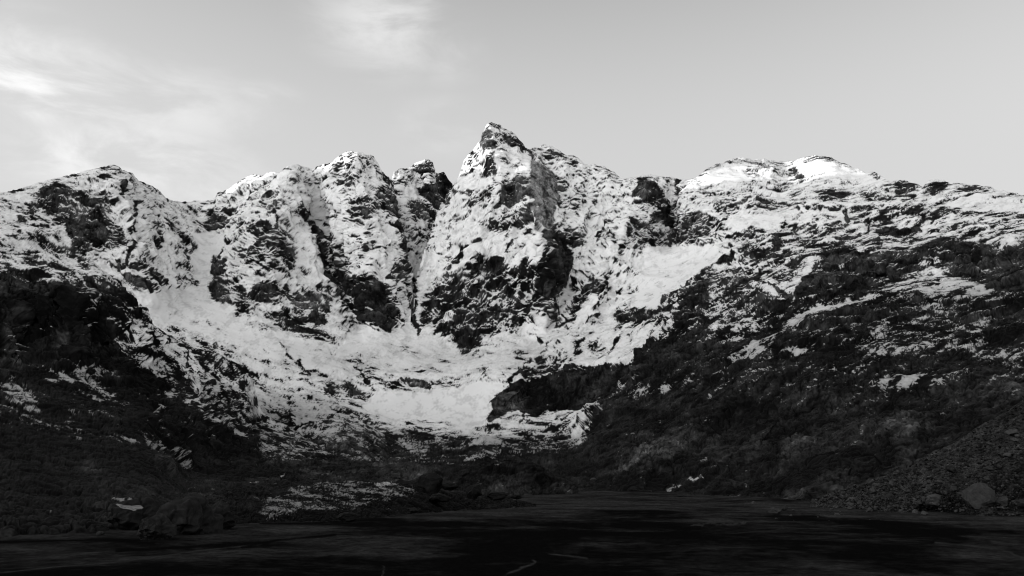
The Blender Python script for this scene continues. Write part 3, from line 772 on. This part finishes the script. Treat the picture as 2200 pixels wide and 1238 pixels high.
# ---- back tower between the pillars
tD = tps([(830,370,2600),(846,366,2600),(875,361,2600),(920,341,2620),(955,372,2680),(985,400,2700),(860,480,2520),(900,480,2480),(940,470,2600),(885,600,2330),(885,720,2120),(900,540,2420)])
t = sheet([(824,384),(835,380),(842,388),(846,368),(860,363),(875,361),(895,350),(905,345),(920,341),(930,347),(935,369),(943,372),(955,372),(963,385),(972,394),(974,404),(990,425)], [(824, 720), (990, 720)], Q, Q, 824, 990, tD,
          [([(920,341),(925,400),(950,450)], 12, -40), ([(850,370),(870,450),(885,560)], 14, -30)], big=.8, seed=3)
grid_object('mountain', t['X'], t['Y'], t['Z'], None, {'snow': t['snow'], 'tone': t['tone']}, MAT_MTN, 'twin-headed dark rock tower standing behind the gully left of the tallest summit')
# ---- moraine ridges standing in front of the glacier tongue
for mtop, mD, mlab in [([(470,1035),(540,1000),(585,965),(625,932),(655,912),(690,902),(740,898),(780,908),(820,928),(850,946),(880,962),(905,978),(940,996),(1010,1022)], 1180, 'steep speckled moraine ridge at the left below the glacier'),
                       ([(880,1030),(930,1000),(975,965),(1005,944),(1040,935),(1075,942),(1110,962),(1150,990),(1200,1025)], 1080, 'darker central moraine mound below the glacier snout'),
                       ([(960,1044),(1000,1024),(1045,1001),(1085,988),(1135,990),(1175,1008),(1215,1028),(1240,1042)], 640, 'low dark rubble mound at the head of the flat')]:
    ma = np.array(mtop, float); mc = float(ma[len(ma)//2, 0])
    def mDf(U, V, ma=ma, mD=mD, mc=mc):
        tv_ = np.interp(U[0], ma[:, 0], ma[:, 1]); t_ = np.clip((V - tv_)/70, 0, 1.6)*(.25 if mD < 700 else 1)
        return (mD*(1 - .17*t_) + (np.abs(U-mc)*.35)*mD/1180).astype(np.float32)
    m_ = sheet([(mtop[0][0]-1, mtop[0][1])]+mtop, [(mtop[0][0], 1082 if mD < 700 else 1060), (mtop[-1][0], 1082 if mD < 700 else 1060)], 1.4, 1.2, mtop[0][0], mtop[-1][0], mDf, big=.35, small=1.0, edge=8, drop=.5, backw=.5, seed=mD % 17, lsc=.8, crag=.3)
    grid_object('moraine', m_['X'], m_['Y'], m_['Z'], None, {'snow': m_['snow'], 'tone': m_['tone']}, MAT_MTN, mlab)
# ---- left hillside in front
L_TOP = [(-700,500),(-140,540),(0,546),(100,541),(160,548),(200,562),(232,590),(270,622),(288,655),(318,672),(330,700),(390,735),(425,745),(470,760),(512,783),(535,800),(548,835),(556,868),(566,886),(600,905),(640,930),(690,962),(740,985),(800,1000),(860,1010)]
LP = [(-140,540,1600),(0,546,1550),(100,541,1570),(200,562,1540),(270,622,1480),(330,700,1430),(425,745,1400),(512,783,1370),(550,840,1300),(600,905,1200),(690,962,1050),(800,1000,900),(860,1010,850),
 (0,640,1330),(150,640,1370),(250,690,1330),(0,700,1250),(150,720,1270),(300,760,1300),(0,790,1130),(150,800,1100),(250,830,1120),(400,850,1130),(0,850,900),(200,880,900),(480,900,1080),(560,960,980),(0,960,520),(200,980,560),(330,960,720),(480,1010,850),(620,1010,800),
 (500,1042,700),(400,1055,560),(0,1040,330),(150,1060,330),(-140,1030,340),(-700,540,1500),(-700,850,700),(-700,1040,280),(500,1090,330),(600,1062,650),(860,1050,760),(0,1110,230),(150,1105,240)] + zz_([(-700,1160,-.8),(-700,1210,-4.5),(-140,1150,-.8),(0,1150,-.8),(200,1138,-.8),(300,1132,-.8),(420,1112,-.8),(-140,1195,-4.5),(0,1195,-4.5),(200,1180,-4.5),(300,1170,-4.5),(420,1145,-4.5),(500,1120,-4.5)])
lD = tps(LP)
def lDf(U, V):
    d = lD(U, V)
    return d
l_ = sheet(L_TOP, [(-700, 1210), (-140, 1190), (0, 1186), (200, 1170), (330, 1160), (420, 1130), (520, 1090), (620, 1072), (860, 1060)], 1.5, 1.5, -700, 860, lDf,
          [([(330,700),(260,800),(300,900)], 22, -40), ([(160,640),(150,760)], 18, -30), ([(60,660),(40,800)], 16, 30), ([(200,700),(215,790)], 14, 30), ([(430,790),(440,900),(520,1000)], 20, -40), ([(380,800),(330,930),(440,1030)], 16, 25)], small=1.15, edge=12, seed=5, lsc=.85)
grid_object('hillside', l_['X'], l_['Y'], l_['Z'], None, {'snow': l_['snow'], 'tone': l_['tone']}, MAT_MTN, 'dark craggy hillside at the left with snow on its ledges')
del l_
# ---- right scree cone, near
S_TOP = [(1740,1078),(1771,1064),(1858,1036),(1954,1003),(1989,978),(2054,950),(2102,916),(2145,894),(2200,858),(2340,790),(2900,560)]
sD = tps([(1740,1078,400),(1858,1036,450),(1954,1003,470),(2054,950,490),(2145,894,500),(2200,858,510),(2340,790,520),(1900,1060,360),(2000,1040,340),(2100,1010,350),(2200,980,350),(2340,940,350),(2900,560,620),(2900,850,420)] + zz_([(2900,1130,-.8),(2900,1180,-4.5),(1740,1086,-.8),(1850,1092,-.8),(2000,1098,-.8),(2200,1108,-.8),(2340,1116,-.8),(1740,1112,-4),(2000,1130,-4.5),(2200,1145,-4.5),(2340,1155,-4.5)]))
s_ = sheet(S_TOP, [(1740,1104),(1850,1114),(2000,1126),(2200,1140),(2340,1150),(2900,1180)], 1.2, 1.0, 1740, 2900, sD, big=.6, small=1.0, edge=6, drop=.12, backw=.3, seed=8, lsc=.4, crag=0)
grid_object('scree_slope', s_['X'], s_['Y'], s_['Z'], None, {'snow': s_['snow']*0, 'tone': s_['tone']*1.5}, MAT_SCREE, 'grey scree slope strewn with boulders at the right')
# ---- knoll in the middle of the flat
K_TOP = [(420,1078),(470,1062),(520,1050),(560,1047),(600,1052),(650,1048),(700,1042),(760,1040),(820,1043),(880,1047),(930,1050),(990,1056),(1060,1064),(1120,1074),(1150,1082)]
kD = tps([(420,1078,300),(520,1050,330),(600,1050,335),(700,1042,340),(820,1043,345),(930,1050,360),(1060,1064,380),(1150,1082,370),(600,1085,290),(750,1080,295),(900,1078,315)] + zz_([(420,1118,-.8),(520,1120,-.8),(600,1118,-.8),(700,1114,-.8),(800,1110,-.8),(900,1101,-.8),(1000,1092,-.8),(1150,1085,-.8),(420,1150,-4.5),(600,1150,-4.5),(800,1138,-4.5),(950,1122,-4.5),(1150,1108,-4.5)]))
k_ = sheet(K_TOP, [(420,1150),(520,1146),(620,1142),(720,1136),(850,1130),(950,1118),(1060,1108),(1150,1106)], 1.3, .7, 420, 1150, kD, big=1.1, small=1.4, edge=6, drop=.02, backw=.4, seed=11, lsc=.45)
grid_object('knoll', k_['X'], k_['Y'], k_['Z'], None, {'snow': k_['snow'], 'tone': k_['tone']*.6}, MAT_MTN, 'low rocky knoll patched with snow in the middle of the flat')

# ------------------------------------------------------------------ valley floor
FL = np.full((RH, RW), 0.5, np.float32)
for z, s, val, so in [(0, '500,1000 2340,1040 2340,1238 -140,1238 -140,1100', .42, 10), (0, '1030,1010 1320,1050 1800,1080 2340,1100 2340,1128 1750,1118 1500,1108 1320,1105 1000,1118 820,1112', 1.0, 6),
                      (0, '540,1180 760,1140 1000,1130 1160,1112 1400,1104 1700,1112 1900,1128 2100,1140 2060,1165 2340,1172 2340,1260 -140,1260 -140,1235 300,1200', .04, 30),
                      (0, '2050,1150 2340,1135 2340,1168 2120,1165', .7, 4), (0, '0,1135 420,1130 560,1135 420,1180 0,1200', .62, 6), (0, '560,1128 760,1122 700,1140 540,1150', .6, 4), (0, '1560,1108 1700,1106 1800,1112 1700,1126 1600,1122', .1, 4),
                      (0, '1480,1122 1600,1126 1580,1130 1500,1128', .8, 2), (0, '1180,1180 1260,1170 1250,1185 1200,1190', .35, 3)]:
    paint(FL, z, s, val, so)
az_in = np.arctan((np.arange(-140, 2342, 2.2)-1100)/F*1.02)
az_out = np.linspace(az_in[-1], 2*math.pi+az_in[0], 90)[1:]
AZ = np.concatenate([az_in, az_out])
DD = np.concatenate([[2, 25, 50], 60*np.exp(np.linspace(0, math.log(1100/60), 620)), [1400, 2200, 4000, 8000, 14000]])
A2, D2 = np.meshgrid(AZ, DD)
X = D2*np.sin(A2); Y = D2*np.cos(A2)
gz = 0.5*perlin(X/60, Y/60, X*0, 70) + .22*perlin(X/16, Y/16, X*0, 71) + .10*perlin(X/5, Y/5, X*0, 72) + .05*perlin(X/1.8, Y/1.8, X*0, 73)
gz = gz*(D2 < 1500) + 5*sstep(480, 900, D2)*(D2 < 5000) - 1.0
with np.errstate(all='ignore'):
    dy = Y*math.cos(PITCH) + (gz-CAMZ)*math.sin(PITCH); PU = 1100+F*X/dy; PV = 619-F*(-Y*math.sin(PITCH)+(gz-CAMZ)*math.cos(PITCH))/dy
PU = np.where(dy > 1, PU, 3000); PV = np.where(dy > 1, PV, 1230)
gr = sample(FL, PU, np.clip(PV, 210, 1236))
# near-black ground with grassy bars, darker runnels
v1 = 1.3*perlin(X/45, Y/90, X*0, 79) + perlin(X/26, Y/26, X*0, 80) + .7*perlin(X/9, Y/9, X*0, 81) + .5*perlin(X/3, Y/3, X*0, 82)
grs = sstep(-1.1, 1.2, (gr-.5)*2.0 + .8*v1)
tone = (.14 + .86*grs*(1+.6*perlin(X/14, Y/14, X*0, 87)))*(1+.4*perlin(X/2, Y/2, X*0, 83)+.3*perlin(X/.7, Y/.7, X*0, 84))
run = 0
for pts, w in [([(-60,1238),(0,1231),(120,1218),(240,1209),(340,1196),(420,1184),(560,1170)], 1.1), ([(1080,1240),(1092,1231),(1112,1225),(1122,1219),(1140,1214),(1150,1209),(1146,1205)], 1.7), ([(2240,1222),(2200,1200),(2150,1180),(2080,1172),(2010,1166)], 1.4),
               ([(820,1238),(826,1222),(822,1214)], 1.0), ([(1180,1190),(1240,1197),(1262,1200)], 1.2), ([(900,1186),(930,1190)], 1.1)]:
    run = np.maximum(run, polyfield(PU+3*perlin(PU/20, PV/6, PU*0, 90), PV, pts, w, 1.0))
run = run*np.clip(.75+.8*perlin(X/6, Y/6, X*0, 86), 0, 1)
tone = tone*(1-run) + 1.15*run*(1+.4*perlin(X, Y, X*0, 85))
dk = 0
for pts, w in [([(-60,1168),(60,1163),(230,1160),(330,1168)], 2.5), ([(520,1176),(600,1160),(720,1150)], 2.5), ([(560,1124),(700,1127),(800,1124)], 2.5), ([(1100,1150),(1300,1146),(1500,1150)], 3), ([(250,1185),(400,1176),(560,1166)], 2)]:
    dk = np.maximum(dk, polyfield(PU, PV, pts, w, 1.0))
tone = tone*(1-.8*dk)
mF, tF, bF = mat_base('silt_and_turf')
a = N(tF, 'ShaderNodeAttribute', attribute_name='tone'); gg = N(tF, 'ShaderNodeNewGeometry')
nn_ = N(tF, 'ShaderNodeTexNoise', i_Scale=1.3, i_Detail=8.0, i_Roughness=0.75); tF.links.new(gg.outputs['Position'], nn_.inputs['Vector'])
grey(tF, mathn(tF, 'MULTIPLY', mathn(tF, 'MULTIPLY', a.outputs['Fac'], 0.027), maprange(tF, nn_.outputs['Fac'], .3, .7, .5, 1.5, False)), bF.inputs['Base Color'])
bF.inputs['Roughness'].default_value = 0.9; bF.inputs['Specular IOR Level'].default_value = 0.0
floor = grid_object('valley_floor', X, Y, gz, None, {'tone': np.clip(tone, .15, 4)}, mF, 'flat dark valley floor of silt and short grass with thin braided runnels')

# ------------------------------------------------------------------ unseen rest of the cirque, crests shaped to shade the valley
azr = np.linspace(rad(37.5), 2*math.pi-rad(37.5), 520); dr = np.concatenate([np.linspace(500, 3800, 60), [4600, 6000]])
AA, DR2 = np.meshgrid(azr, dr)
aw = np.where(AA > math.pi, AA-2*math.pi, AA)           # signed azimuth
crest = np.interp(np.degrees(aw), [-180, -140, -100, -70, -50, -37, 37, 60, 100, 140, 180], [700, 800, 1000, 1120, 1120, 850, 780, 850, 800, 750, 700])
X = DR2*np.sin(AA); Y = DR2*np.cos(AA)
prof = sstep(700, 3000, DR2)*(1-sstep(3100, 6000, DR2))
zz = crest*prof*(1+.10*perlin(X/500, Y/500, X*0, 95)) + prof*(120*perlin(X/350, Y/350, X*0, 96)+60*perlin(X/150, Y/150, X*0, 97)+30*perlin(X/70, Y/70, X*0, 98)) - 6
sn = sstep(-.3, .3, perlin(X/60, Y/60, zz/60, 99)+perlin(X/150, Y/150, zz/60, 100)+(zz-480)/350)
grid_object('mountain', X[::-1], Y[::-1], zz[::-1], None, {'snow': sn[::-1], 'tone': np.ones_like(sn)}, MAT_MTN, 'unseen mountain ring shading the valley beside and behind the viewpoint')

# ------------------------------------------------------------------ boulders
def ico(sub):
    import bmesh
    bm = bmesh.new(); bmesh.ops.create_icosphere(bm, subdivisions=sub, radius=1.0); me = bpy.data.meshes.new('boulder'); bm.to_mesh(me); bm.free(); return me
def boulder_mesh(seed, sub=3, sx=1, sy=1, sz=1, cracks=0, mat=None):
    me = ico(sub); r = np.random.RandomState(seed); n = len(me.vertices)
    co = np.empty(n*3, np.float32); me.vertices.foreach_get('co', co); co = co.reshape(-1, 3)
    p = co.copy()
    for _ in range(11):                                 # planar breaks
        d = r.normal(size=3); d /= np.linalg.norm(d); c = r.uniform(.55, .88); k = p@d
        p -= np.outer(np.maximum(k-c, 0), d)
    for l, a_ in ((.9, .16), (.4, .09), (.18, .05)):
        p *= (1 + a_*perlin(co[:, 0]/l, co[:, 1]/l, co[:, 2]/l, seed))[:, None]
    if cracks:
        k = np.abs(perlin(p[:, 0]*cracks, p[:, 1]*1.2, p[:, 2]*.8, seed+5)); p *= (1-.13*np.exp(-(k/.07)**2))[:, None]
    p *= np.array([sx, sy, sz]); me.vertices.foreach_set('co', p.astype(np.float32).ravel()); me.update()
    me.polygons.foreach_set('use_smooth', np.zeros(len(me.polygons), bool)); me.materials.append(mat or MAT_BLD)
    return me
protos = [boulder_mesh(20+i, 3, 1, .85, .62+.05*(i % 4)) for i in range(8)]
dprotos = [boulder_mesh(50+i, 4, 1, .85, .7, mat=MAT_DBLD) for i in range(4)]
def put_boulder(u, v, D, wpx, mesh, label, group=None, zs=1.0, rot=0, tilt=0, sink=.25):
    x, y, z = pt(u, v, D)
    o = bpy.data.objects.new('boulder', mesh); C.objects.link(o)
    s = wpx*math.hypot(D, z)/F/2*1.1
    o.location = (float(x), float(y), float(z) + s*zs*.62*(1-sink*2)); o.scale = (s, s, s*zs); o.rotation_euler = (0, tilt, rot)
    o['label'] = label; o['category'] = 'boulder'
    if group: o['group'] = group
    return o
def ground_at(u, v):
    top = np.interp(u, *np.array(S_TOP, float).T)
    if u > 1745 and v > top and v < np.interp(u, [1740, 1850, 2000, 2200], [1090, 1096, 1102, 1112]): return float(sD(np.float32(u), np.float32(v)))
    return float(floorD(u, v, -1.0))
random.seed(5)
BIG = [(2102,1082,56,0,1.25,.5,'largest grey boulder, a slanting block at the foot of the right-hand scree'), (2045,1012,22,1,1.1,.1,'squarish pale boulder standing halfway up the right-hand scree'),
 (1995,1080,17,2,1.0,0,'pale pointed boulder at the foot of the scree, just left of a dark flat one'), (2016,1081,34,3,.8,0,'dark flat boulder touching the pale pointed one at the foot of the scree'),
 (1972,1084,18,4,.7,0,'low boulder left of the pale pointed one at the scree foot'), (1665,1103,26,5,.75,0,'low wide boulder alone on the flat right of centre'),
 (1685,1095,11,6,1.4,.2,'small pale upright boulder beside the low wide one on the flat'), (1699,1110,7,7,1.1,0,'tiny pale stone just in front of the low wide boulder on the flat'),
 (1619,1082,8,0,1.2,0,'small pale boulder on the grass left of the low wide boulder'), (1798,1107,12,1,.8,0,'small boulder on the flat between the low wide boulder and the scree'),
 (2152,1082,22,2,1.1,0,'pale boulder right of the largest block at the scree foot'), (1869,1040,15,3,.7,0,'boulder on the upper left edge of the right-hand scree'),
 (2165,981,17,4,.8,0,'pale boulder high on the scree near the right edge'), (2124,1010,16,5,.8,0,'boulder on the scree above the largest slanting block'),
 (2178,935,24,6,.8,0,'topmost broad boulder on the right-hand scree'), (2195,1086,18,7,1.0,0,'boulder at the foot of the scree against the right edge'),
 (1577,1070,24,1,.4,0,'flat outcropping stone at the far edge of the flat right of centre'), (1276,1032,17,2,.6,0,'pale rounded boulder where the right hillside meets the flat'),
 (216,1150,20,3,.6,0,'grey boulder on the flat at the far left'), (1905,1072,20,5,.5,0,'flat boulder at the left end of the scree foot')]
for (u, v, w, k, zs, tl, lb) in BIG:
    D = ground_at(u, v) if u != 1276 else 760.0
    put_boulder(u, v, D, w, protos[k], lb, None, zs, random.uniform(0, 6), tl)
cnt = 0
while cnt < 180:
    u = random.uniform(1780, 2230); top = np.interp(u, *np.array(S_TOP, float).T)
    v = top + 3 + (1112-top)*random.random()**.8
    if v > 1108: continue
    w = 3.2 + 13*random.random()**3.2
    put_boulder(u, v, ground_at(u, v), w, protos[cnt % 8], 'grey boulder lying among the many loose stones of the right-hand scree', 'boulders strewn over the right-hand scree', random.uniform(.7, 1.2), random.uniform(0, 6), random.uniform(-.3, .3)); cnt += 1
cnt = 0
while cnt < 40:
    u = random.gauss(1800, 190); v = random.uniform(1072, 1122)
    if u > 2240 or u < 1450 or v < 1066 + (u-1450)*.06: continue
    put_boulder(u, v, float(floorD(u, v, -1.0)), 1.8+5*random.random()**3, protos[cnt % 8], 'small stone scattered on the flat in front of the right-hand scree', 'stones scattered on the flat', random.uniform(.5, 1.0), random.uniform(0, 6)); cnt += 1
# loose stones of the scree, too many to count
def scree_stones(n):
    r = np.random.RandomState(3); me0 = ico(1); m = len(me0.vertices); b = np.empty(m*3, np.float32); me0.vertices.foreach_get('co', b); b = b.reshape(-1, 3)
    f = np.array([p.vertices[:] for p in me0.polygons], np.int32); V_, F_ = [], []
    u = r.uniform(1745, 2330, n); top = np.interp(u, *np.array(S_TOP, float).T); bot_ = np.interp(u, [1740, 1850, 2000, 2200, 2340], [1088, 1094, 1100, 1110, 1118])
    v = top + 1 + (bot_-top-1)*r.rand(n)
    D = sD(u.astype(np.float32), v.astype(np.float32)); x, y, z = pt(u, v, D)
    s = (1.1 + 2.6*r.rand(n)**3)*D/F
    for i in range(n):
        q = b*(1+.35*r.uniform(-1, 1, (m, 1)))*np.array([s[i], s[i]*r.uniform(.6, 1), s[i]*r.uniform(.4, .8)])
        V_.append(q + np.array([x[i], y[i], z[i]+.2*s[i]])); F_.append(f+i*m)
    V_ = np.concatenate(V_).astype(np.float32); F_ = np.concatenate(F_)
    me = bpy.data.meshes.new('loose_stones'); me.vertices.add(len(V_)); me.vertices.foreach_set('co', V_.ravel()); me.loops.add(F_.size); me.loops.foreach_set('vertex_index', F_.ravel())
    me.polygons.add(len(F_)); me.polygons.foreach_set('loop_start', (np.arange(len(F_))*3).astype(np.int32)); me.polygons.foreach_set('use_smooth', np.zeros(len(F_), bool))
    tn = np.repeat(r.uniform(.4, 2.6, n)**1.5, m); at = me.attributes.new('tone', 'FLOAT', 'POINT'); at.data.foreach_set('value', tn.astype(np.float32))
    me.update(calc_edges=True); me.materials.append(MAT_SCREE)
    o = bpy.data.objects.new('loose_stones', me); C.objects.link(o); o['kind'] = 'stuff'; o['label'] = 'loose grey stones covering the right-hand scree slope'; o['category'] = 'stones'
scree_stones(5000)
DARK = [(923,1057,62,340,1.15,'largest dark boulder behind the snowy knoll'), (1018,1066,36,330,1.5,'squarish dark boulder right of the largest dark one'), (778,1050,30,350,1.1,'dark boulder on the back of the snowy knoll'),
 (863,1054,52,345,.75,'long dark boulder touching the largest dark one on its left'), (1067,1070,52,330,.45,'low flat dark boulder at the right end of the knoll'), (593,1073,42,300,.8,'dark boulder on the left shoulder of the snowy knoll'),
 (535,1068,44,310,.8,'dark hump of rock at the left end of the knoll'), (467,1076,30,290,.8,'dark boulder between the knoll and the left outcrop'), (745,1116,46,215,.55,'dark boulder at the near foot of the snowy knoll'),
 (966,1050,34,350,.8,'dark boulder just right of and behind the largest dark one'), (942,1074,60,310,.4,'low dark slab in front of the largest dark boulder'), (700,1049,30,345,.6,'small dark boulder on the far left rim of the knoll'),
 (1110,1070,24,330,.5,'small dark boulder at the tip of the rocky spur'), (826,1062,40,330,.6,'dark boulder on the crest of the snowy knoll'), (1000,1020,34,700,.6,'distant dark boulder on the rise behind the knoll'),
 (888,1100,30,250,.5,'dark boulder on the near right foot of the knoll')]
for i, (u, v, w, D, zs, lb) in enumerate(DARK):
    put_boulder(u, v, D, w, dprotos[i % 4], lb, 'dark boulders around the knoll', zs, i*1.7)
cnt = 0
while cnt < 40:
    u = random.uniform(540, 1090); v = random.uniform(np.interp(u, *np.array(K_TOP, float).T)+2, np.interp(u, [540, 700, 850, 1000, 1090], [1116, 1112, 1104, 1090, 1084]))
    put_boulder(u, v, float(kD(np.float32(u), np.float32(v))), 5+16*random.random()**2.2, dprotos[cnt % 4], 'small dark rock among the snow-patched rubble of the knoll', 'dark rocks scattered over the knoll', random.uniform(.5, 1.0), random.uniform(0, 6)); cnt += 1
# ---- ice-smoothed outcrop at the left: two lobes in one rounded mass
def outcrop():
    D = 185.0; k = D/F
    me = boulder_mesh(77, 6, 62*k, 60*k, 52*k, cracks=2.2, mat=MAT_OUT)
    n = len(me.vertices); co = np.empty(n*3, np.float32); me.vertices.foreach_get('co', co); co = co.reshape(-1, 3)
    for l, a_ in ((3.0, .5), (1.2, .28), (.5, .12)):
        co[:, 1] += a_*perlin(co[:, 0]/l, co[:, 1]/l, co[:, 2]/(l*1.8), 5); co[:, 2] += .6*a_*perlin(co[:, 0]/l, co[:, 1]/l, co[:, 2]/(l*1.8), 6)
    me.vertices.foreach_set('co', co.ravel()); me.update()
    me.polygons.foreach_set('use_smooth', np.ones(n*0+len(me.polygons), bool))
    return me
om = outcrop()
for (u, v, D, s, lb) in [(395, 1138, 186, (1.15, 1.0, 1.12), 'big rounded dark rock outcrop at the left with vertical cracks'), (300, 1122, 215, (1.15, 1.0, .92), 'lower rounded rock outcrop just left of and behind the big cracked one'),
                         (462, 1128, 200, (.7, .8, .8), 'small rounded outcrop joined to the right end of the big cracked one'), (335, 1142, 172, (.5, .5, .5), 'small rock hump at the near left foot of the big cracked outcrop')]:
    x, y, z = pt(u, v, D); o = bpy.data.objects.new('rock_outcrop', om); C.objects.link(o); o.location = (float(x), float(y), float(z)); o.scale = s
    o.rotation_euler = (0, 0, u*.01); o['label'] = lb; o['category'] = 'rock outcrop'

# ---- old snow lying in the hollow between the two outcrops
def snow_patch(pts, label):
    n = 26; L = len(pts); rr = np.random.RandomState(9)
    cu = sum(p[0] for p in pts)/L; cv = sum(p[1] for p in pts)/L; cd = sum(p[2] for p in pts)/L
    vs, fs = [], []
    for j in range(n):
        q = j/n*L; i = int(q); f = q-i; a, b = pts[i], pts[(i+1) % L]
        e = [a[k]*(1-f)+b[k]*f for k in range(3)]
        for t in (1.0, .85, .5):
            w = 1+rr.uniform(-.12, .12); x, y, z = pt(cu+(e[0]-cu)*t*w, cv+(e[1]-cv)*t*w, cd+(e[2]-cd)*t)
            vs.append((float(x), float(y), float(z)+(0, .10, .14)[(1.0, .85, .5).index(t)]))
    x, y, z = pt(cu, cv, cd); vs.append((float(x), float(y), float(z)+.15)); c = len(vs)-1
    for j in range(n):
        k = (j+1) % n
        fs += [(3*j, 3*k, 3*k+1, 3*j+1), (3*j+1, 3*k+1, 3*k+2, 3*j+2), (3*j+2, 3*k+2, c)]
    me = bpy.data.meshes.new('snow_patch'); me.from_pydata(vs, [], fs)
    at = me.attributes.new('snow', 'FLOAT', 'POINT'); at.data.foreach_set('value', list(rr.uniform(.05, .3, len(vs)))); at = me.attributes.new('tone', 'FLOAT', 'POINT'); at.data.foreach_set('value', [1.0]*len(vs))
    me.materials.append(MAT_MTN); o = bpy.data.objects.new('snow_patch', me); C.objects.link(o); o['kind'] = 'structure'; o['label'] = label
snow_patch([(246,1082,176),(258,1087,174),(270,1086,174),(285,1088,173),(298,1086,172),(308,1088,171),(304,1094,169),(294,1095,168),(286,1098,167),(275,1094,168),(262,1093,170),(254,1088,173)], 'small pale snow patch against the left outcrop')
